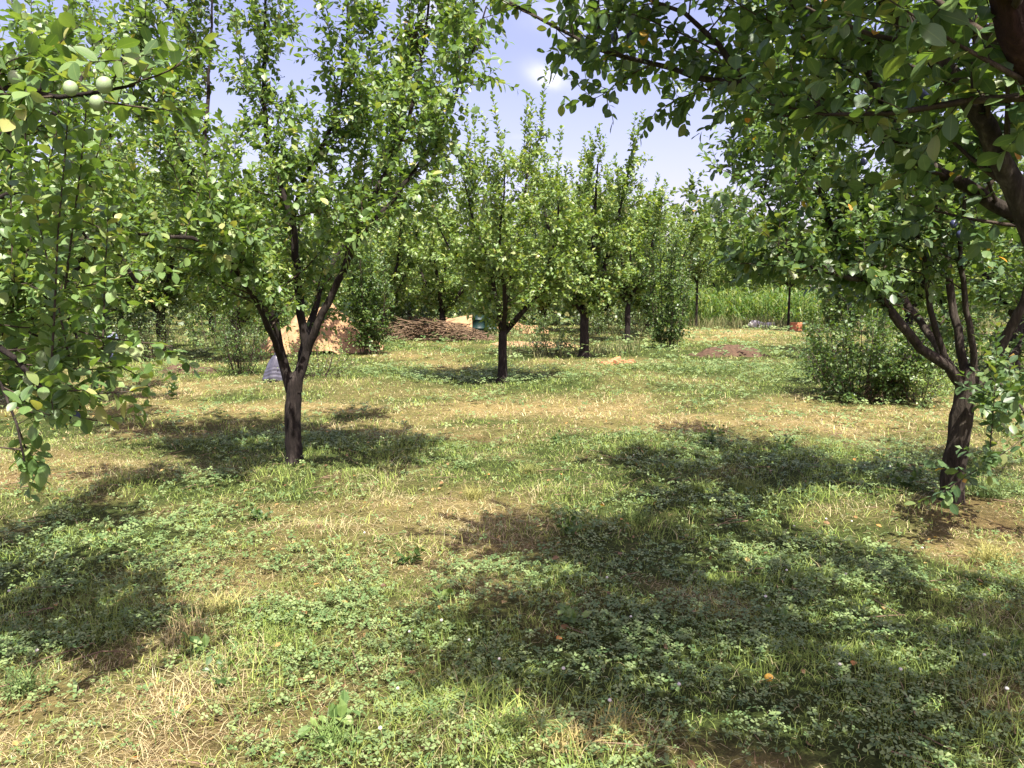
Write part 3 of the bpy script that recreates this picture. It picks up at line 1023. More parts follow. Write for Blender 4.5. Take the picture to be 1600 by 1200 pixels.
# the tree whose thick limb hangs over the upper right corner; its trunk stands outside the frame
b = np.array([2.75, 2.35, 0])
trunk = np.array([[2.75, 2.35, -.06], [2.72, 2.36, .4], [2.66, 2.4, .85], [2.58, 2.44, 1.2]])
limbs = [
    (np.concatenate([[[2.6, 2.43, 1.1], [2.3, 2.5, 1.5]], pix([(1625, 370, 2.55), (1590, 290, 2.55), (1540, 200, 2.5), (1490, 125, 2.45), (1430, 52, 2.4), (1375, -10, 2.35), (1300, -110, 2.3), (1230, -260, 2.2)])]), .06, .015, .5),
    (np.concatenate([[[2.58, 2.44, 1.15], [2.25, 2.6, 1.65]], pix([(1610, 350, 2.8), (1510, 290, 2.9), (1400, 220, 3.0), (1320, 185, 3.1), (1245, 152, 3.25), (1170, 135, 3.4), (1090, 120, 3.55), (1010, 95, 3.65), (930, 75, 3.7), (850, 30, 3.7), (790, 0, 3.7)])]), .036, .006, .3),
    (np.concatenate([[[2.6, 2.42, 1.15], [2.2, 2.1, 1.7]], pix([(1640, 130, 1.75), (1590, 40, 1.7), (1560, -40, 1.68)]), [[.8, 1.55, 2.9], [.35, 1.4, 3.3]]]), .06, .014, .45),
    (np.array([[2.6, 2.43, 1.15], [2.6, 2.7, 1.8], [2.5, 3.0, 2.5], [2.3, 3.3, 3.2], [2.1, 3.5, 3.9]]), .05, .01),
    (np.array([[2.6, 2.43, 1.15], [2.9, 2.3, 1.9], [3.1, 2.2, 2.7], [3.1, 2.1, 3.5]]), .05, .01),
    (np.array([[1.75, 2.48, 2.1], [1.45, 2.7, 2.6], [1.1, 2.9, 3.1], [.8, 3.0, 3.5], [.5, 3.0, 3.7]]), .035, .008),
    (np.array([[1.3, 2.4, 2.5], [.9, 2.2, 2.9], [.5, 2.2, 3.2], [.35, 2.3, 3.4]]), .028, .007),
    (np.array([[.9, 2.2, 2.9], [.7, 1.8, 3.1], [.45, 1.6, 3.3]]), .02, .006),
    (np.array([[2.3, 3.3, 3.2], [1.9, 3.2, 3.4], [1.4, 3.3, 3.6], [1.0, 3.5, 3.8]]), .022, .006),
    (pix([(1400, 222, 3.0), (1370, 130, 3.1), (1310, 60, 3.2), (1240, 10, 3.3), (1180, -60, 3.4)]), .02, .006),
    (pix([(1170, 135, 3.4), (1120, 70, 3.4), (1070, 20, 3.4), (1010, 0, 3.4), (950, -20, 3.45)]), .016, .005),
    (np.array([[2.2, 2.1, 1.7], [1.9, 1.5, 2.3], [1.5, 1.0, 2.9], [1.0, .6, 3.3]]), .035, .008),
    (np.array([[2.5, 2.45, 1.4], [2.2, 2.3, 2.3], [1.8, 2.1, 3.0], [1.4, 1.9, 3.5], [.9, 1.7, 3.8]]), .04, .008, .45),
    (np.array([[1.8, 2.1, 3.0], [1.5, 2.5, 3.3], [1.2, 2.8, 3.7], [.8, 3.0, 4.1]]), .022, .006, .1),
    (np.array([[2.2, 2.3, 2.3], [2.0, 2.7, 3.0], [1.7, 3.0, 3.5], [1.5, 3.2, 4.0]]), .025, .006, .3),
    (np.array([[2.6, 2.4, 1.4], [2.6, 1.9, 2.3], [2.4, 1.5, 3.0], [2.1, 1.2, 3.5], [1.8, .9, 3.8]]), .04, .008, .45),
    (np.array([[2.4, 1.5, 3.0], [2.8, 1.6, 3.3], [3.1, 1.8, 3.6]]), .02, .006, .1),

]
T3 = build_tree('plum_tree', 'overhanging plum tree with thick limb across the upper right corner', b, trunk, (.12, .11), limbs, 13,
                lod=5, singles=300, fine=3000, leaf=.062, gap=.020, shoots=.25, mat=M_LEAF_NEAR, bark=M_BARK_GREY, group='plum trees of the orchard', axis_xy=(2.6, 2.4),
                l2_len=(.3, .85), l2_step=.105, start=.2, tw_step=.055)
_l3 = sorted((c for c in T3[0].children if c.name.startswith('limb')), key=lambda c: c.name)
_l3[0]['label'] = 'thick grey limb slanting across the upper right corner'
_l3[2]['label'] = 'dark reddish limb at the very corner'
_l3[2].data.materials[0] = M_BARK_RED

# the tree at the left edge, trunk outside the frame, with pale plums on a near branch
b = np.array([-3.35, 3.4, 0])
trunk = np.array([[-3.35, 3.4, -.06], [-3.33, 3.4, .4], [-3.3, 3.4, .8], [-3.3, 3.38, 1.0]])
limbs = [
    (np.concatenate([[[-3.3, 3.38, .92], [-2.7, 2.9, 1.7]], pix([(-130, 150, 2.45), (-40, 136, 2.35), (30, 141, 2.32), (95, 153, 2.3), (150, 150, 2.3), (210, 133, 2.3)])]), .045, .004),
    (np.concatenate([[[-3.3, 3.38, .92], [-2.8, 3.1, 1.25]], pix([(-90, 500, 2.85), (-10, 540, 2.75), (50, 590, 2.7), (75, 618, 2.65), (105, 632, 2.62), (125, 636, 2.6)])]), .036, .004),
    (np.concatenate([[[-3.3, 3.38, .92], [-2.9, 3.5, 1.5]], pix([(-40, 330, 3.5), (50, 300, 3.5), (110, 340, 3.5), (150, 390, 3.5)])]), .036, .005),
    (np.concatenate([[[-3.3, 3.38, .92], [-3.0, 3.8, 1.6]], pix([(-60, 260, 4.2), (20, 200, 4.2), (70, 130, 4.2), (90, 30, 4.2)])]), .036, .006),
    (np.array([[-3.3, 3.38, .92], [-3.2, 3.9, 1.7], [-3.0, 4.5, 2.3], [-2.8, 5.0, 2.8], [-2.7, 5.3, 3.3]]), .04, .008),
    (np.array([[-3.3, 3.38, .92], [-3.5, 3.1, 1.7], [-3.5, 2.8, 2.4], [-3.4, 2.5, 3.1]]), .04, .008),
    (np.array([[-3.3, 3.38, .92], [-3.0, 3.0, 1.7], [-2.6, 2.6, 2.4], [-2.3, 2.4, 3.0]]), .04, .008),
    (np.array([[-3.3, 3.38, .92], [-3.4, 3.5, 1.8], [-3.2, 3.5, 2.7], [-3.1, 3.5, 3.6]]), .05, .008),
    (np.concatenate([pix([(-60, 520, 2.8), (0, 600, 2.7), (25, 660, 2.68), (38, 720, 2.66)])]), .008, .003),
    (np.concatenate([[[-2.8, 3.1, 1.25]], pix([(-120, 470, 3.2), (-40, 490, 3.2), (20, 505, 3.2), (70, 530, 3.2)])]), .016, .004, .4),
    (np.concatenate([[[-2.8, 3.1, 1.25]], pix([(-120, 560, 3.4), (-50, 580, 3.5), (10, 590, 3.5), (50, 600, 3.5)])]), .016, .004, .4),
    (np.concatenate([[[-2.8, 3.1, 1.25]], pix([(-70, 420, 3.1), (0, 430, 3.0), (60, 450, 3.0), (110, 500, 3.0), (130, 550, 3.0)])]), .02, .004),
]
T4 = build_tree('plum_tree', 'plum tree leaning in at the left edge, pale unripe plums on its branch', b, trunk, (.10, .09), limbs, 14,
                lod=5, singles=300, fine=3000, leaf=.058, gap=.018, shoots=.2, group='plum trees of the orchard', axis_xy=(-3.3, 3.4),
                l2_len=(.2, .55), l2_step=.085, tw_step=.05, start=.3, tw_len=(.08, .2))

# ------------------------------------------------------------------ orchard rows behind
def row_tree(px, py, label, seed, fork_h, r, spread, height, n=5, Yo=None, name='plum_tree', group='plum trees of the orchard', mat=None, lod=5, limbs=None, lean=0.0, **kw):
    b = G(px, py) if Yo is None else np.array([P(px, 500, Yo)[0], Yo, 0.0])
    rng = np.random.RandomState(seed + 100)
    top = np.array([b[0] + lean, b[1], fork_h])
    trunk = np.array([[b[0], b[1], -.06], [b[0] + lean * .3, b[1], fork_h * .4], [b[0] + lean * .7, b[1], fork_h * .75], top])
    Ls = auto_limbs(rng, top, n, spread, height - fork_h, r) if limbs is None else limbs(b)
    kw.setdefault('l2_len', (.4, .9)); kw.setdefault('step', .25)
    return build_tree(name, label, b, trunk, (r, r * .85), Ls, seed, group=group, mat=mat or M_LEAF_FAR, lod=lod, trunk_sides=9, **kw)


def mid_limbs(b):
    y = b[1]
    return [(pix([(787, 522, y), (806, 500, y), (832, 470, y - .2), (855, 425, y - .3), (870, 360, y - .4), (872, 300, y - .4)]), .06, .012, .3),
            (pix([(787, 518, y), (795, 480, y + .2), (800, 430, y + .3), (812, 360, y + .3), (822, 290, y + .3), (830, 220, y + .3)]), .06, .012, .16),
            (pix([(785, 520, y), (776, 480, y - .1), (768, 430, y - .2), (752, 380, y - .3), (735, 330, y - .3), (725, 280, y - .3)]), .05, .012, .2),
            (pix([(786, 518, y), (780, 480, y + .5), (760, 430, y + .9), (740, 370, y + 1.1), (760, 300, y + 1.2)]), .05, .01),
            (pix([(786, 518, y), (790, 470, y - .6), (780, 400, y - 1.0), (785, 330, y - 1.2), (790, 250, y - 1.2)]), .05, .01),
            (pix([(768, 430, y - .2), (730, 410, y - .2), (700, 385, y - .1), (680, 340, y)]), .03, .008),
            (pix([(832, 470, y - .2), (860, 445, y), (890, 400, y + .2), (905, 340, y + .2)]), .03, .008)]


F_KW = dict(leaf=.105, gap=.027, tw_step=.062, l2_step=.105, sides=3, shoots=.35, shoot_len=(.5, 1.35), start=.05, l2_up=-.02)
row_tree(786, 597, 'plum tree with slim forked trunk in the middle of the orchard', 21, .95, .085, 1.4, 4.3, limbs=mid_limbs, **F_KW)
row_tree(913, 560, 'plum tree with thick dark trunk right of the middle forked one', 22, 1.1, .13, 1.7, 4.7, lod=4, **{**F_KW, 'leaf': .115, 'gap': .032})
G_KW = {**F_KW, 'leaf': .14, 'gap': .036, 'tw_step': .08, 'l2_step': .125}
row_tree(980, 534, 'plum tree with thin straight trunk behind the brick rubble', 23, 1.35, .1, 1.9, 5.0, lod=4, **G_KW)
row_tree(692, 531, 'plum tree with a short trunk standing before the brushwood pile', 24, 1.0, .13, 2.0, 4.9, lod=4, **G_KW)
row_tree(600, 540, 'leafy plum tree behind the dark bushy one', 25, .9, .12, 2.2, 5.0, Yo=27, lod=4, **G_KW)
row_tree(250, 545, 'plum tree at the back left above the dark soil heap', 26, 1.2, .12, 2.2, 5.2, Yo=20, lod=4, **G_KW)
row_tree(90, 545, 'plum tree in the left background behind the pale drum', 27, 1.1, .12, 2.3, 5.3, Yo=21.5, lod=4, **G_KW)
row_tree(370, 560, 'plum tree directly behind the forked black trunk, low crown', 28, .9, .1, 1.9, 4.6, Yo=18.5, lod=4, **G_KW)
row_tree(20, 640, 'plum tree at the left behind the fruiting branch', 29, 1.0, .09, 1.8, 4.4, Yo=11.0, lod=5, **F_KW)
row_tree(1420, 560, 'plum tree in the right background behind the big bush', 30, 1.3, .12, 2.1, 4.9, Yo=19, lod=4, **G_KW)
row_tree(1590, 560, 'plum tree at the far right behind the leaning trunk', 31, 1.2, .12, 2.1, 4.8, Yo=15, lod=4, **G_KW)
row_tree(1088, 507, 'slender young tree whose thin stem stands before the corn', 32, 2.2, .06, 1.5, 5.3, Yo=38, lod=4, **{**G_KW, 'leaf': .13})
row_tree(1232, 505, 'young tree with a thin stem beside the orange bricks', 33, 2.0, .06, 2.2, 5.2, Yo=36, lod=4, **{**G_KW, 'leaf': .13})
H_KW = {**G_KW, 'leaf': .19, 'gap': .045, 'tw_step': .10, 'l2_step': .14, 'shoots': .5, 'shoot_len': (.7, 1.6), 'l2_len': (.5, 1.15)}
back = [
    (760, 37, 'back row plum tree behind the teal barrels'),
    (850, 34, 'back row plum tree in the gap right of the middle forked trunk'),
    (940, 33, 'back row plum tree behind the thick dark trunk'),
    (1010, 31, 'back row plum tree left of the narrow shrub'),
    (640, 38, 'back row plum tree behind the brushwood pile'),
    (540, 34, 'back row plum tree right of the orange earth mound'),
    (440, 31, 'back row plum tree behind the orange earth mound'),
    (330, 30, 'back row plum tree seen behind the forked black trunk'),
    (190, 31, 'back row plum tree behind the pale drum'),
    (60, 33, 'leftmost plum tree of the back row'),
    (1330, 33, 'back row plum tree right of the corn'),
    (1480, 30, 'back row plum tree behind the big round bush'),
    (1600, 27, 'rightmost plum tree of the back row'),
    (1130, 48, 'back row plum tree behind the left part of the corn'),
    (1215, 50, 'back row plum tree behind the right part of the corn'),
]
for q, (px, Yo, lab) in enumerate(back):
    row_tree(px, 500, lab, 40 + q, .85, .11, 2.3, 5.0 + .5 * ((q * 7) % 5) / 5, Yo=Yo, lod=4, group='plum trees of the back row', **H_KW)

# woodland that closes the view
proto = None
W_KW = {**H_KW, 'leaf': .42, 'gap': .12, 'tw_step': .22, 'l2_step': .26, 'l2_len': (.8, 1.8), 'tw_len': (.3, .7), 'shoots': .3, 'mat': M_LEAF_WOOD}
rw = np.random.RandomState(77)
protos = [row_tree(800, 500, 'tall broadleaf tree in the wood beyond the corn', 70 + q, .7, .18, 3.3, 7.0 + q * .5, Yo=66, lod=4, name='broadleaf_tree', group='trees of the far wood', n=6, **W_KW)[0] for q in range(3)]
k = 0
for Yo, n in ((58, 16), (72, 18)):
    for q in range(n):
        x = (-.75 + 1.5 * (q + .5 + (rw.rand() - .5) * .5) / n) * Yo
        y = Yo + (rw.rand() - .5) * 7
        src = protos[k % 3]
        if k < 3:
            e = src
        else:
            e = src.copy()
            link(e)
            for ch in src.children:
                if ch.name.startswith('limb') or ch.name.startswith('twigs'):
                    continue
                c = ch.copy()
                link(c, e)
        e.location = (x, y, float(ground_h(x, y)))
        e.rotation_euler = (0, 0, rw.rand() * 6.28)
        s = .8 + .3 * rw.rand()
        e.scale = (s, s, s * (.9 + .2 * rw.rand()))
        k += 1

# undergrowth closing the foot of the wood
ru = np.random.RandomState(12)
lv = Leaves()
n = 24000
xu = (ru.rand(n) * 2 - 1) * 46
yu = 51.5 + 3.5 * ru.rand(n)
near_ = ru.rand(n) < .5
xu = np.where(near_, -33 + 40.5 * ru.rand(n), xu)
yu = np.where(near_, 39.5 + 3 * ru.rand(n), yu)
hu = 1.4 + 2.4 * vnoise(xu, yu * 0, 2.3, 71) + .8 * vnoise(xu, yu * 0, .7, 72)
lv.pos = [np.stack([xu, yu, hu * (1 - ru.rand(n) ** 2 * .98)], -1)]
dv = ru.rand(n, 3) - .5
dv[:, 2] -= .1
lv.dir = [norm(dv)]
lv.up = [(ru.rand(n, 3) - .5) * 1.4 + np.array([0, -.4, .8])]
lv.size = [.22 + .26 * ru.rand(n)]
V, F, Rr, tf = leaf_mesh_data(lv.arrays(), slice(None), 4, np.zeros(3), 1.3)
tag(mesh_obj('undergrowth', V, F, M_LEAF_WOOD, face_rnd=np.repeat(ru.rand(n), tf), rib=Rr), 'dense dark undergrowth at the foot of the far wood', 'undergrowth', kind='stuff')

# ------------------------------------------------------------------ bushes
def bush(px, py, label, seed, n, height, spread, leaf, gap, mat=M_BUSH, lod=4, name='bush', Yo=None, group=None, straight=.5, cat='bush', **kw):
    b = G(px, py) if Yo is None else np.array([P(px, 500, Yo)[0], Yo, 0.0])
    rng = np.random.RandomState(seed)
    base = np.array([b[0], b[1], float(ground_h(b[0], b[1]))])
    e = empty(name, base, label, cat, group)
    tw, lv = Tubes(), Leaves()
    limbs = []
    for i in range(n):
        a = rng.rand() * 6.28
        rr = spread * math.sqrt(rng.rand())
        hh = height * (.55 + .5 * rng.rand()) * (1 - .35 * (rr / spread) ** 2)
        p0 = base + np.array([math.cos(a) * rr * .35, math.sin(a) * rr * .35, -.04])
        p2 = base + np.array([math.cos(a) * rr, math.sin(a) * rr, hh])
        p1 = (p0 * .5 + p2 * .5) + np.array([math.cos(a), math.sin(a), .3]) * rr * .1
        p = crspline([p0, p1, p2], .15)
        t = Tubes()
        t.add(tube(p, np.linspace(.012, .004, len(p)), 4))
        t.obj('stem', M_TWIG, e, base)
        limbs.append((p, .012, .004))
    opts = dict(l2_step=.09, l2_len=(.15, .45), tw_step=.06, tw_len=(.06, .2), leaf=leaf, gap=gap, shoots=.2, shoot_len=(.2, .5), start=.08, sides=3)
    opts.update(kw)
    dress(rng, limbs, base[:2], tw, lv, **opts)
    t = tw.obj('twigs', M_TWIG, e, base)
    t['kind'] = 'stuff'
    foliage(e, base, lv, rng, mat, lod, 0)
    return e


bush(577, 554, 'dark bushy young tree leafed down to the ground beside the earth mound', 51, 16, 3.6, .75, .10, .036, l2_step=.11)
bush(1045, 546, 'dense narrow shrub right of the thin straight trunk', 52, 14, 3.9, .7, .10, .036, l2_step=.11)
bush(1345, 622, 'big round dark green bush left of the leaning trunk', 53, 26, 1.6, 1.0, .075, .026)
bush(1430, 628, 'smaller light green bush at the foot of the big dark bush', 54, 14, .95, .55, .05, .028, mat=M_LEAF_FAR)
bush(1290, 600, 'low dark bush at the left side of the big round one', 58, 14, .8, .6, .05, .036)
bush(375, 585, 'low dark bush left of the grey plastic sack', 55, 12, 1.5, .55, .06, .04)
bush(238, 562, 'grey green thicket of weeds beside the pale drum', 56, 14, 1.3, .9, .07, .05, mat=M_LEAF_WOOD)
bush(860, 552, 'low leafy bush between the two middle trunks', 57, 12, .8, .8, .07, .05, mat=M_LEAF_FAR)
bush(500, 592, 'low leafy weeds right of the forked trunk', 59, 14, .55, .9, .05, .04, mat=M_LEAF_FAR)
bush(1010, 520, 'low grey green bush left of the narrow shrub', 60, 12, 1.2, 1.0, .09, .06, mat=M_LEAF_WOOD, Yo=29)
bush(820, 520, 'low bush in shade behind the middle forked tree', 61, 12, 1.1, 1.4, .09, .06, mat=M_BUSH, Yo=31)
bush(330, 520, 'dark bush in the left background under the crowns', 62, 14, 1.6, 1.4, .09, .06, mat=M_BUSH, Yo=24)
bush(100, 520, 'dark bush at the far left behind the wooden pallet', 63, 14, 1.6, 1.3, .09, .06, mat=M_BUSH, Yo=20.5)

bush(190, 520, 'broad dark bush in the left background right of the pale drum', 64, 16, 1.7, 1.3, .10, .06, mat=M_BUSH, Yo=20)
bush(440, 520, 'leafy bush behind the orange earth mound', 65, 16, 1.8, 1.4, .11, .06, mat=M_LEAF_FAR, Yo=25)
bush(640, 520, 'leafy bush at the left end of the brushwood pile', 66, 14, 1.3, 1.1, .11, .06, mat=M_LEAF_WOOD, Yo=28)
bush(940, 520, 'leafy bush between the thick trunk and the thin straight trunk', 67, 14, 1.3, 1.2, .11, .06, mat=M_LEAF_WOOD, Yo=30)
bush(1300, 520, 'leafy bush right of the stacked orange blocks', 68, 16, 1.8, 1.5, .12, .07, mat=M_BUSH, Yo=33)
bush(1500, 520, 'dark bush in the right background between the trunks', 69, 16, 1.6, 1.3, .10, .06, mat=M_BUSH, Yo=17)

# ------------------------------------------------------------------ corn and tall field-edge weeds
rc = np.random.RandomState(91)
Vs, Fs, Rn, Rb, k = [], [], [], [], 0


def strip(p, w, up):
    global k
    n = len(p)
    tg = norm(np.gradient(p, axis=0))
    s = norm(np.cross(tg, up)) * w[:, None]
    Vs.append(np.concatenate([p - s, p + s]))
    i = np.arange(n - 1)
    Fs.append(np.stack([i, i + 1, i + n + 1, i + n], -1) + k)
    Rn.append(np.full(n - 1, rc.rand()))
    k += 2 * n


for row in range(9):
    for q in range(56):
        x = P(1010, 500, 40)[0] + q * .30 + rc.rand() * .15
        y = 40 + row * .75 + rc.rand() * .2
        h = 1.5 + .9 * rc.rand() * (.5 + vnoise(x, y, 1.2, 88))
        st = np.array([[x, y, 0], [x + .02, y, h * .5], [x + .05 * (rc.rand() - .5), y, h]])
        strip(st, np.array([.02, .018, .008]), np.array([0, 1, 0.3]))
        for j in range(8):
            z0 = h * (.15 + .8 * j / 8)
            a = rc.rand() * 6.28
            d = np.array([math.cos(a), math.sin(a), 0])
            ll = .45 + .35 * rc.rand()
            t = np.linspace(0, 1, 5)[:, None]
            p = np.array([x, y, z0]) + d * ll * t + np.array([0, 0, 1]) * (ll * (1.0 * t - 1.25 * t * t))
            strip(p, np.array([.03, .045, .045, .03, .004]), np.array([0, 0, 1.0]))
o = mesh_obj('corn', np.concatenate(Vs), np.concatenate(Fs), M_CORN, face_rnd=np.concatenate(Rn), rib=np.ones(k))
tag(o, 'green maize standing in rows beyond the orchard edge', 'corn', kind='stuff')

rng = np.random.RandomState(93)
parts = []
for (px0, px1, Ya, Yb_, n, h0) in ((-60, 600, 22, 28, 2600, .5), (540, 1060, 27, 34, 3600, .55), (1040, 1700, 36, 39.5, 3600, .75), (780, 1000, 19.5, 26, 1300, .35)):
    y = Ya + (Yb_ - Ya) * rng.rand(n)
    x = (px0 - 800 + (px1 - px0) * rng.rand(n)) / FPX * y
    keep = rng.rand(n) < np.clip(vnoise(x, y, 1.6, 51) * 2.2 - .5, 0, 1)
    x, y = x[keep], y[keep]
    n = len(x)
    mk = rng.rand(n, 1)
    c = np.array([.11, .15, .05]) * (1 - mk) + np.array([.26, .24, .11]) * mk
    parts.append(blades(rng, x, y, h0 * (.4 + .8 * rng.rand(n)), np.full(n, .03), .2 + .5 * rng.rand(n), c, 2))
V, F, C = join(parts)
tag(mesh_obj('tall_weeds', V, F, M_GRASS, col=C), 'tall dull green weeds along the far orchard edge', 'weeds', kind='stuff')


# ------------------------------------------------------------------ heaps, bricks, barrels and other things lying about
def heap(name, label, cat, px, py, rx, ry, h, mat, seed, Yo=None, n=40, rough=.25):
    b = G(px, py) if Yo is None else np.array([P(px, 500, Yo)[0], Yo, 0.0])
    u = np.linspace(-1, 1, n)
    Xh, Yh = np.meshgrid(u, u, indexing='ij')
    r = np.hypot(Xh, Yh)
    wob = vnoise(Xh * 3 + seed, Yh * 3, .9, 61) - .5
    prof = np.clip(1 - np.maximum(r + wob * .35, 0) ** 1.6, 0, 1)
    z = h * prof * (1 + rough * (vnoise(Xh * rx + seed, Yh * ry, .35, 62) - .5) * 2) + .05 * rough * (vnoise(Xh * rx, Yh * ry + seed, .12, 63) - .5) * prof
    z = z + ground_h(b[0] + Xh * rx, b[1] + Yh * ry) - .03
    V = np.stack([Xh * rx, Yh * ry, z], -1).reshape(-1, 3)
    i = np.arange(n * n).reshape(n, n)
    F = np.stack([i[:-1, :-1], i[1:, :-1], i[1:, 1:], i[:-1, 1:]], -1).reshape(-1, 4)
    keep = (prof.reshape(-1)[F] > .001).any(1)
    F = F[keep]
    used = np.unique(F)
    remap = np.zeros(n * n, int); remap[used] = np.arange(len(used))
    o = mesh_obj(name, V[used], remap[F], mat, smooth=True)
    o.location = (b[0], b[1], 0)
    return tag(o, label, cat)


heap('earth_mound', 'heap of pale orange earth seen through the forked trunk', 'mound', 500, 548, 1.75, 1.3, 1.35, M_EARTH, 3)
heap('soil_heap', 'low heap of dark brown soil on the left lawn', 'heap', 290, 581, .75, .4, .16, M_DARKSOIL, 4)
heap('soil_heap', 'dark clod heap at the edge of the far right shade', 'heap', 1140, 556, 1.1, .6, .30, M_DARKSOIL, 5)
heap('earth_mound', 'pale earth bank lying behind the brushwood pile', 'mound', 740, 520, 3.2, 1.6, .75, M_EARTH, 6, Yo=33)
heap('earth_mound', 'small sunlit earth hump right of the middle forked trunk', 'mound', 840, 530, 1.6, .9, .16, M_EARTH, 8, Yo=24.5)

# brushwood pile
b = G(660, 532)
e = empty('brushwood_pile', (b[0], b[1], 0), 'brown pile of cut brushwood behind the short trunk', 'pile')
rs = np.random.RandomState(33)
t = Tubes()
for i in range(520):
    x, y = (rs.rand() - .5) * 4.6, (rs.rand() - .5) * 1.6
    z = .04 + .75 * rs.rand() * max(.05, 1 - (x / 2.4) ** 2)
    a = rs.rand() * 3.14
    ln = .35 + .6 * rs.rand()
    d = np.array([math.cos(a), math.sin(a) * .6, (rs.rand() - .5) * .5])
    p = wander(rs, np.array([x, y, z]) - d * ln * .5, d, ln, 3, 0, .3)
    p[:, 2] = np.maximum(p[:, 2], .01)
    t.add(tube(p, np.linspace(.014, .006, 4), 4))
o = t.obj('sticks', M_STICK, e, np.zeros(3))
o['kind'] = 'stuff'

# heap of dry stalks at the foot of the big bush
b = G(1372, 622)
e = empty('stalk_heap', (b[0], b[1], 0), 'small heap of grey dry stalks under the big round bush', 'heap')
t = Tubes()
for i in range(70):
    a = -.3 + 3.7 * rs.rand()
    ln = .25 + .3 * rs.rand()
    p0 = np.array([(rs.rand() - .5) * .35, (rs.rand() - .5) * .25 - .15, .25 + .12 * rs.rand()])
    p1 = p0 + np.array([math.cos(a) * ln * .8, -abs(math.sin(a)) * ln * .5, -.26 - .1 * rs.rand()])
    p1[2] = max(p1[2], .005)
    t.add(tube(np.array([p0, (p0 + p1) / 2 + [0, -.02, .05], p1]), .006, 4))
o = t.obj('stalks', M_STICK, e, np.zeros(3))
o['kind'] = 'stuff'


def box_mesh(name, sx, sy, sz, mat, bev=.006):
    import bmesh
    bm = bmesh.new()
    bmesh.ops.create_cube(bm, size=1)
    bmesh.ops.scale(bm, vec=(sx, sy, sz), verts=bm.verts)
    if bev:
        bmesh.ops.bevel(bm, geom=bm.edges[:], offset=bev, segments=1, affect='EDGES')
    me = bpy.data.meshes.new(name)
    bm.to_mesh(me); bm.free()
    me.materials.append(mat)
    return me


def chipped_brick(seed):
    import bmesh
    r = random.Random(seed)
    bm = bmesh.new()
    bmesh.ops.create_cube(bm, size=1)
    bmesh.ops.scale(bm, vec=(.25, .12, .065), verts=bm.verts)
    bmesh.ops.bevel(bm, geom=bm.edges[:], offset=.007, segments=1, affect='EDGES')
    bmesh.ops.subdivide_edges(bm, edges=bm.edges[:], cuts=1)
    for v in bm.verts:
        v.co += Vector((r.uniform(-1, 1), r.uniform(-1, 1), r.uniform(-1, 1))) * .006
        if v.co.x > .09 and v.co.y > .02:
            v.co.x -= r.uniform(0, .05)
    me = bpy.data.meshes.new('brick')
    bm.to_mesh(me); bm.free()
    me.materials.append(M_BRICK)
    return me


bricks = [chipped_brick(q) for q in range(3)]
rb = random.Random(8)
for q, (px, py) in enumerate([(948, 573), (956, 570), (965, 573), (972, 569), (981, 572), (962, 567), (988, 570)]):
    o = bpy.data.objects.new('brick', bricks[q % 3])
    g = G(px, py)
    o.location = (g[0], g[1], float(ground_h(g[0], g[1])) + .03)
    o.rotation_euler = (rb.uniform(-.25, .25), rb.uniform(-.25, .25), rb.uniform(0, 3))
    link(o)
    tag(o, 'orange brick lying in the grass near the thick dark trunk', 'brick', 'orange bricks lying scattered in the grass')
for q in range(6):
    o = bpy.data.objects.new('brick', bricks[q % 3])
    g = P(1240 + (q % 2) * 9, 500, 35.0)
    o.location = (g[0], g[1] + rb.uniform(-.02, .02), .04 + (q // 2) * .13 + float(ground_h(g[0], g[1])))
    o.scale = (1, 1.5, 1.9)
    o.rotation_euler = (0, 0, rb.uniform(-.1, .1))
    link(o)
    tag(o, 'orange block in the small stack before the corn, far right', 'brick', 'orange blocks stacked at the field edge')


def lump(name, label, cat, px, Yo, sx, sy, sz, mat, seed):
    import bmesh
    r = random.Random(seed)
    bm = bmesh.new()
    bmesh.ops.create_icosphere(bm, subdivisions=2, radius=1)
    for v in bm.verts:
        v.co *= 1 + r.uniform(-.16, .16)
        v.co = Vector((v.co.x * sx, v.co.y * sy, max(v.co.z, -.3) * sz))
    me = bpy.data.meshes.new(name)
    bm.to_mesh(me); bm.free()
    me.materials.append(mat)
    o = bpy.data.objects.new(name, me)
    x = P(px, 500, Yo)[0]
    o.location = (x, Yo, sz * .28 + float(ground_h(x, Yo)))
    link(o)
    return tag(o, label, cat)


lump('stone', 'pale whitish stone lying before the corn', 'stone', 1182, 37, .42, .25, .28, M_STONE, 3)
lump('stone', 'smaller grey stone right of the pale whitish one', 'stone', 1203, 37.5, .3, .2, .2, M_STONE, 4)


def lathe(prof, k=20):
    a = np.linspace(0, 2 * np.pi, k, endpoint=False)
    prof = np.array(prof)
    n = len(prof)
    V = np.stack([prof[:, None, 0] * np.cos(a), prof[:, None, 0] * np.sin(a), np.broadcast_to(prof[:, 1:2], (n, k))], -1).reshape(-1, 3)
    i = np.arange(n - 1)[:, None] * k
    j = np.arange(k)[None]
    j2 = (j + 1) % k
    return V, np.stack([i + j, i + j2, i + k + j2, i + k + j], -1).reshape(-1, 4)


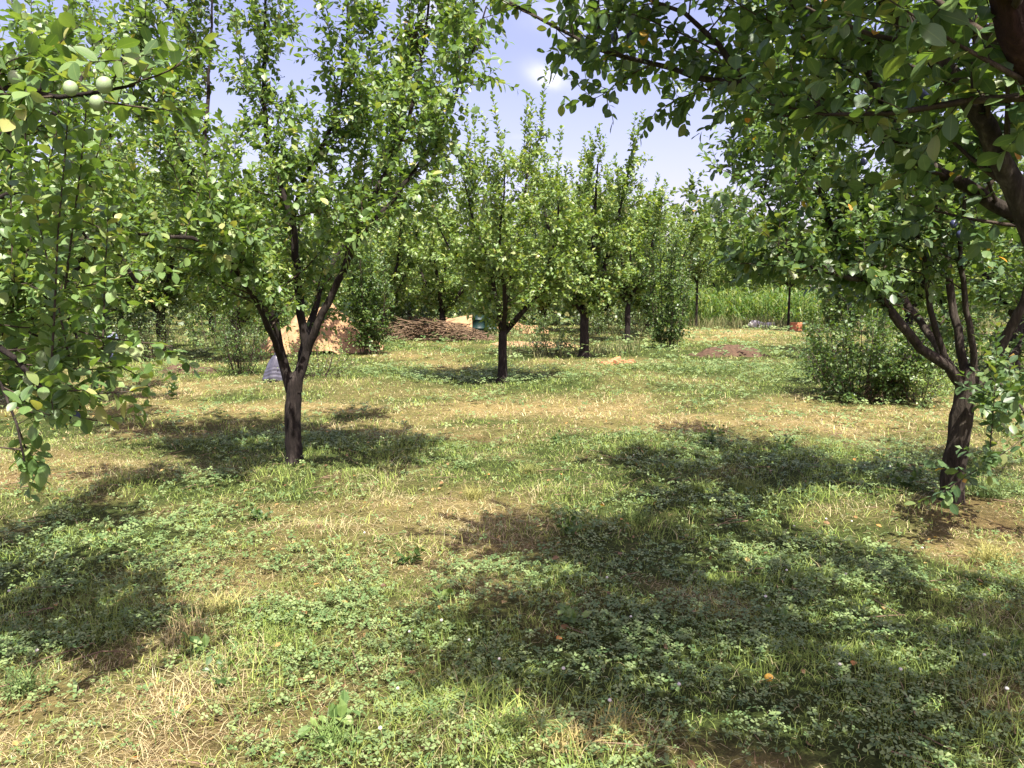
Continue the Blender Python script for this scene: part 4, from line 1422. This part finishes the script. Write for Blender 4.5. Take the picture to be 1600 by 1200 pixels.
# pale drum with a dark lid, and the pallet beside it (left background)
g = G(181, 566)
e = empty('drum', (g[0], g[1], float(ground_h(g[0], g[1]))), 'slim pale blue plastic drum on the lawn edge, left background', 'drum')
V, F = lathe([(0, 0), (.11, 0), (.125, .02), (.125, .20), (.132, .21), (.132, .24), (.125, .25), (.125, .44), (.132, .45), (.132, .48), (.125, .49), (.12, .62), (.10, .67), (0, .67)])
mesh_obj('body', V, F, M_DRUM, e, True)
V, F = lathe([(0, .66), (.085, .66), (.09, .67), (.09, .71), (.08, .72), (0, .72)])
mesh_obj('lid', V, F, simple('drum_lid', (.12, .11, .13), (.22, .21, .24), 8), e, True)
e.rotation_euler = (.05, -.06, .3)
g = G(143, 566)
e = empty('pallet', (g[0], g[1], float(ground_h(g[0], g[1]))), 'low weathered wooden pallet left of the pale drum', 'pallet')
sl = box_mesh('slat', .8, .09, .02, M_WOOD)
br = box_mesh('bearer', .09, .8, .09, M_WOOD)
for q in range(3):
    o = bpy.data.objects.new('bearer', br); o.location = (-.35 + .35 * q, 0, .045); link(o, e)
for q in range(5):
    o = bpy.data.objects.new('slat', sl); o.location = (0, -.34 + .17 * q, .101); link(o, e)
sb_ = box_mesh('side_board', .8, .02, .10, M_WOOD)
for q in range(3):
    o = bpy.data.objects.new('side_board', sb_); o.location = (0, .37, .19 + q * .14); link(o, e)
for q in (-1, 1):
    o = bpy.data.objects.new('upright', box_mesh('upright', .05, .04, .5, M_WOOD)); o.location = (.36 * q, .40, .30); link(o, e)

# teal barrels by the earth bank
for px, lab in ((748, 'dark teal barrel on the left beside the middle trunk'), (766, 'dark teal barrel on the right, nearest the middle trunk')):
    x = P(px, 500, 29.5)[0]
    e = empty('barrel', (x, 29.5, float(ground_h(x, 29.5))), lab, 'barrel', 'teal barrels by the earth bank')
    V, F = lathe([(0, 0), (.24, 0), (.25, .02), (.25, .29), (.262, .30), (.262, .33), (.25, .34), (.25, .62), (.262, .63), (.262, .66), (.25, .67), (.25, .95), (.258, .96), (.258, .99)])
    mesh_obj('body', V, F, M_TEAL, e, True)
    V, F = lathe([(0, .965), (.248, .965), (.25, .97)])
    mesh_obj('lid', V, F, M_TEAL, e, True)

# crumpled plastic sack behind the forked trunk
g = G(430, 597)
e = empty('plastic_sack', (g[0], g[1], float(ground_h(g[0], g[1]))), 'crumpled grey plastic sack behind the forked black trunk', 'sack')
n, k2 = 44, 48
a = np.linspace(0, 2 * np.pi, k2, endpoint=False)
tt = np.linspace(0, 1, n)
V = []
for t_ in tt:
    r = .23 * (1 - t_) ** .42 * (1 - .25 * np.exp(-((t_ - .0) / .06) ** 2)) + .012
    fold = .012 * np.sin(t_ * 46 + 1.2 * np.sin(a * 2)) * (t_ < .55) + .028 * np.sin(a * 7 + 3 * t_) + .02 * np.sin(a * 13 - 5 * t_)
    rr = r * (1 + fold * 1.6)
    V.append(np.stack([rr * np.cos(a) + .05 * t_, rr * .8 * np.sin(a), np.full(k2, .50 * t_ ** .9) + .02 * np.sin(a * 3)], -1))
V = np.concatenate(V)
i = np.arange(n - 1)[:, None] * k2
j = np.arange(k2)[None]
F = np.stack([i + j, i + (j + 1) % k2, i + k2 + (j + 1) % k2, i + k2 + j], -1).reshape(-1, 4)
mesh_obj('bag', V, F, M_SACK, e, True)
V, F = lathe([(.0, .44), (.04, .44), (.03, .47), (.04, .51), (.05, .54), (.03, .55), (0, .53)], 14)
V[:, 0] += .05
mesh_obj('tied_neck', V, F, M_SACK, e, True)


# ------------------------------------------------------------------ fruit and odd leaves on the near trees
def plum_mesh(mat, name='plum'):
    u = np.linspace(0, np.pi, 12)
    prof = [(math.sin(t) * (1 - .05 * math.cos(t)), -math.cos(t) * 1.15) for t in u]
    V, F = lathe(prof, 16)
    ang = np.arctan2(V[:, 1], V[:, 0])
    V[:, :2] *= (1 - .07 * np.exp(-(ang / .25) ** 2))[:, None]
    V[:, 2] -= .12 * np.exp(-(V[:, 0] ** 2 + V[:, 1] ** 2) / .05) * np.sign(V[:, 2]) * (V[:, 2] > 0)
    return np_mesh(name, V, F, mat, True)


def hang(tree, px, py, Yd, mesh, r, label=None, name='plum'):
    e, arr, base = tree
    p = P(px, py, Yd)
    # hang it from the nearest leafy twig point so that it is attached to the tree
    o = bpy.data.objects.new(name, mesh)
    o.location = Vector(p - base)
    o.scale = (r, r, r)
    o.rotation_euler = (random.uniform(-.3, .3), random.uniform(-.3, .3), random.uniform(0, 6))
    link(o, e)
    if label: o['label'] = label
    d = arr[0] - p
    dist = np.linalg.norm(d, axis=1) + np.where(d[:, 2] < r, .3, 0)
    q = arr[0][np.argmin(dist)]
    t = Tubes()
    t.add(tube(np.array([p - base, (p + q) / 2 - base + [0, 0, .005], q - base]), .0012 if r < .03 else .002, 4))
    t.obj('stalk', M_TWIG, o, np.zeros(3))
    s = o.children[0]
    s.matrix_parent_inverse = o.matrix_basis.inverted()
    return o


gp, bp, yp = plum_mesh(M_PLUM_GREEN), plum_mesh(M_PLUM_BLUE), plum_mesh(M_PLUM_YEL, 'fruit')
for (px, py, Yd) in ((24, 122, 2.30), (21, 151, 2.31), (40, 153, 2.28), (110, 138, 2.24), (163, 133, 2.25), (151, 161, 2.3), (12, 343, 2.9)):
    hang(T4, px, py, Yd - .05, gp, .018 + .004 * random.random(), 'pale green unripe plum')
for (px, py, Yd) in ((116, 652, 2.60), (185, 92, 3.4)):
    hang(T4, px, py, Yd, bp, .02, 'dark ripe plum')
for (px, py, Yd) in ((1258, 30, 3.2), (1400, 133, 2.95), (1444, 146, 2.6), (1350, 88, 3.0), (1428, 28, 3.0), (985, 55, 3.6), (960, 58, 3.6)):
    hang(T3, px, py, Yd, bp, .019, 'dusky blue ripe plum')
for (px, py, Yd) in ((1445, 322, 5.2), (1500, 366, 5.1), (1490, 350, 5.1), (1336, 375, 5.2), (1448, 345, 5.2), (1325, 306, 5.3), (1350, 252, 5.2)):
    hang(T2, px, py, Yd, bp, .024, 'dusky blue ripe plum')
ol = np_mesh('leaf', LEAF8, LEAF8F, M_ORANGE, False, face_rnd=np.full(8, .5), rib=LEAF8R)
ro = random.Random(3)
for tree, lst in ((T3, ((1168, 193, 3.2), (1290, 8, 2.6), (1365, 55, 2.4), (1590, 250, 2.4), (1576, 82, 2.1))), (T2, ((1574, 410, 4.9), (1330, 330, 5.0)))):
    e, arr, base = tree
    for (px, py, Yd) in lst:
        o = bpy.data.objects.new('leaf', ol)
        o.location = Vector(P(px, py, Yd) - base)
        o.rotation_euler = (ro.uniform(.6, 1.3), ro.uniform(-.5, .5), ro.uniform(-.8, .8))
        o.scale = (.05,) * 3 if tree is T3 else (.07,) * 3
        o['label'] = 'orange withered leaf'
        link(o, e)

# clump of dead leaves high in the left plum tree
e, arr, base = T1
rd = np.random.RandomState(5)
lv = Leaves()
c = P(645, 55, T1[2][1] - .3)
for q in range(14):
    lv.along(rd, wander(rd, c + (rd.rand(3) - .5) * .12, rd.rand(3) - .5, .12, 2), .012, .06, .5)
V, F, R, tf = leaf_mesh_data(lv.arrays(), slice(None), 8, base)
o = mesh_obj('dead_leaf_clump', V, F, M_DEAD, e, face_rnd=np.repeat(rd.rand(len(V) // 8), tf), rib=R)
o['label'] = 'clump of dead brown leaves'
o['kind'] = 'stuff'

# ------------------------------------------------------------------ single weeds, tufts, blossoms and fallen fruit on the ground
def tuft(px, py, label, seed, n, h, col, name='grass_tuft'):
    r = np.random.RandomState(seed)
    g = G(px, py)
    x, y = g[0] + r.randn(n) * .045, g[1] + r.randn(n) * .045
    mk = r.rand(n, 1)
    c = np.asarray(col) * (.7 + .6 * mk)
    V, F, C = blades(r, x, y, h * (.45 + .6 * r.rand(n)), .004 + .003 * r.rand(n), .3 + .9 * r.rand(n), c, 3)
    z = float(ground_h(g[0], g[1]))
    o = mesh_obj(name, V - np.array([g[0], g[1], z]), F, M_GRASS, col=C)
    o.location = (g[0], g[1], z)
    return tag(o, label, 'grass tuft', 'taller grass tufts')


tuft(1545, 880, 'big yellowing grass tuft in the sun right of the near shade', 1, 170, .20, (.34, .33, .10))
tuft(995, 815, 'tall green grass tuft at the edge of the near shade', 2, 150, .19, (.13, .19, .05))
tuft(1545, 790, 'dark green grass tuft behind the leaning trunk', 3, 140, .24, (.12, .17, .05))
tuft(960, 1160, 'sunlit straw yellow tuft at the bottom edge, centre', 4, 160, .12, (.42, .37, .13))
tuft(880, 1180, 'sunlit straw tuft left of the bottom centre tuft', 5, 150, .12, (.44, .37, .15))
tuft(790, 1165, 'bright green grass tuft at the bottom, in the shade', 6, 140, .14, (.15, .22, .05))
tuft(520, 1185, 'broad green tuft at the bottom edge, left of centre', 7, 140, .13, (.17, .26, .07))
tuft(300, 1000, 'thin straw tuft beside the lower left shade', 8, 80, .20, (.40, .33, .16))
tuft(350, 960, 'pale yellow grass tuft in the lower left sun', 9, 140, .17, (.36, .34, .12))
tuft(30, 1090, 'dark green tuft at the lower left edge', 10, 120, .16, (.11, .17, .05))
tuft(1170, 770, 'bright grass tuft at the front of the middle shade', 11, 150, .20, (.24, .29, .08))
tuft(1090, 770, 'long green grass left of the bright front tuft', 12, 150, .20, (.2, .26, .07))
tuft(740, 770, 'yellow green grass tuft in the sunny middle', 13, 150, .18, (.30, .29, .09))
tuft(830, 735, 'grass tuft on the sunny ground before the middle trees', 14, 130, .16, (.24, .26, .08))


def weed(px, py, label, seed, n, h, spread, leaf, mat=M_BUSH):
    g = G(px, py)
    r = np.random.RandomState(seed)
    z = float(ground_h(g[0], g[1]))
    base = np.array([g[0], g[1], z])
    e = empty('weed', base, label, 'weed', 'broad leaved weeds in the grass')
    lv = Leaves()
    for q in range(n):
        a = r.rand() * 6.28
        p = wander(r, base + [0, 0, -.01], np.array([math.cos(a) * spread, math.sin(a) * spread, 1]), h * (.5 + .6 * r.rand()), 3, .05, .2)
        t = Tubes()
        t.add(tube(p, np.linspace(.003, .0015, 4), 4))
        t.obj('stem', M_BUSH, e, base)
        lv.along(r, p, leaf * .42, leaf, .25, .9, .1)
    V, F, R, tf = leaf_mesh_data(lv.arrays(), slice(None), 8, base, 1.2)
    o = mesh_obj('foliage', V, F, mat, e, face_rnd=np.repeat(r.rand(len(V) // 8) * .9, tf), rib=R)
    o['kind'] = 'stuff'


weed(892, 838, 'leafy green weed at the upper edge of the near shade', 1, 8, .22, .9, .045)
weed(640, 882, 'dark leafy weed in the left tip of the near shade', 2, 7, .16, .9, .05)
weed(268, 622, 'tall dark weed alone on the left lawn', 3, 5, .42, .35, .09)
weed(690, 950, 'light green weed at the sunny edge of the shade', 4, 7, .12, 1.2, .05, M_LEAF_FAR)
weed(895, 985, 'sunlit leafy weed in the middle of the near shade', 5, 8, .15, 1.0, .05, M_LEAF_FAR)
weed(345, 1090, 'small green weed on the bare lower left earth', 6, 5, .11, 1.2, .045)
weed(510, 1160, 'bright broad leaved weed at the bottom, left of centre', 7, 7, .13, 1.1, .06, M_LEAF_FAR)
weed(1410, 770, 'dark weed clump left of the leaning trunk foot', 8, 10, .26, .8, .05)
weed(1220, 712, 'dark leafy weed on the soil of the middle shade', 9, 9, .24, .8, .05)
weed(1110, 700, 'dark weed clump in the middle shade, left of the leafy one', 10, 10, .26, .9, .05)
weed(1215, 980, 'light weed in a sun fleck on the right', 11, 7, .13, 1.0, .045, M_LEAF_FAR)
weed(300, 1045, 'pair of broad leaves on the lower left dry ground', 12, 4, .10, 1.3, .07)
weed(1590, 1050, 'leafy weed at the lower right edge', 13, 6, .14, 1.0, .05)
weed(410, 800, 'green weed in front of the forked black trunk', 14, 8, .16, 1.0, .05)
weed(870, 690, 'low weed in the sunny middle ground', 15, 7, .16, 1.0, .05)

# white clover blossoms
V, F = lathe([(0, -.6), (.6, -.5), (.95, -.1), (.9, .35), (.55, .75), (0, .9)], 9)
V += (np.random.RandomState(2).rand(*V.shape) - .5) * .25
cb = np_mesh('blossom', V, F, M_PETAL, True)
Vs_, Fs_, Ts_ = tube(np.array([[0, 0, 0], [.002, .001, .03], [0, 0, .055]]), .0011, 4)
cs = np_mesh('stalk', Vs_, [Fs_, Ts_], M_BUSH, True)
for q, (px, py) in enumerate([(547, 924), (952, 1137), (948, 938), (733, 1025), (985, 1000), (1060, 1110), (1310, 1075), (1405, 1080), (1570, 1115), (60, 1045), (15, 935), (1330, 830), (1290, 825), (1240, 835),
                              (1390, 745), (1270, 730), (1350, 742), (780, 1055), (622, 1105), (690, 1000), (1110, 705), (1165, 715), (1440, 872), (1228, 915), (640, 1012), (1535, 1062), (1320, 925), (990, 720), (940, 726), (570, 855), (1490, 820), (880, 1085), (1195, 960), (595, 1190)]):
    g = G(px, py)
    h_ = float(ground_h(g[0], g[1]))
    e = empty('clover_blossom', (g[0], g[1], h_), 'small white clover blossom standing in the grass', 'blossom', 'white clover blossoms in the grass')
    o = bpy.data.objects.new('blossom', cb); o.location = (0, 0, .06); o.scale = (.0065,) * 3; link(o, e)
    o = bpy.data.objects.new('stalk', cs); link(o, e)
    e.scale = (1 + .3 * ro.random(),) * 3

# dead leaves and broken twigs lying in the grass
rf = np.random.RandomState(44)
lv = Leaves()
x, y = scatter(rf, 1.4, 11, 11)
n = len(x)
lv.pos = [np.stack([x, y, ground_h(x, y) + .012 + .03 * rf.rand(n)], -1)]
dv = rf.rand(n, 3) - .5
dv[:, 2] *= .4
lv.dir = [norm(dv)]
lv.up = [(rf.rand(n, 3) - .5) * 1.0 + np.array([0, 0, 1.0])]
lv.size = [.022 + .03 * rf.rand(n)]
V, F, Rr, tf = leaf_mesh_data(lv.arrays(), slice(None), 8, np.zeros(3), 1.2)
M_FALL = leaf_mat('fallen_leaf', [(0, (.10, .05, .025)), (.5, (.25, .14, .06)), (.85, (.40, .28, .10)), (1, (.50, .22, .06))], transl=.2)
tag(mesh_obj('fallen_leaves', V, F, M_FALL, face_rnd=np.repeat(rf.rand(n), tf), rib=Rr), 'dead brown and yellow leaves strewn through the grass', 'fallen leaves', kind='stuff')
t = Tubes()
x, y = scatter(rf, 1.4, 9, 5)
for i in range(len(x)):
    a_ = rf.rand() * 6.28
    p = wander(rf, np.array([x[i], y[i], 0]), np.array([math.cos(a_), math.sin(a_), 0]), .08 + .25 * rf.rand(), 4, 0, .35)
    p[:, 2] = ground_h(p[:, 0], p[:, 1]) + .015 + .015 * rf.rand()
    t.add(tube(p, np.linspace(.003 + .002 * rf.rand(), .0015, 5), 4))
o = t.obj('fallen_twigs', M_STICK, None, np.zeros(3))
tag(o, 'thin dry twigs lying scattered in the grass', 'twigs', kind='stuff')

g = G(1200, 1085)
o = bpy.data.objects.new('fruit', yp)
o.location = (g[0], g[1], float(ground_h(g[0], g[1])) + .042)
o.scale = (.016,) * 3
o.rotation_euler = (1.2, .3, .5)
link(o)
tag(o, 'fallen yellow fruit lying in the near shade', 'fruit')
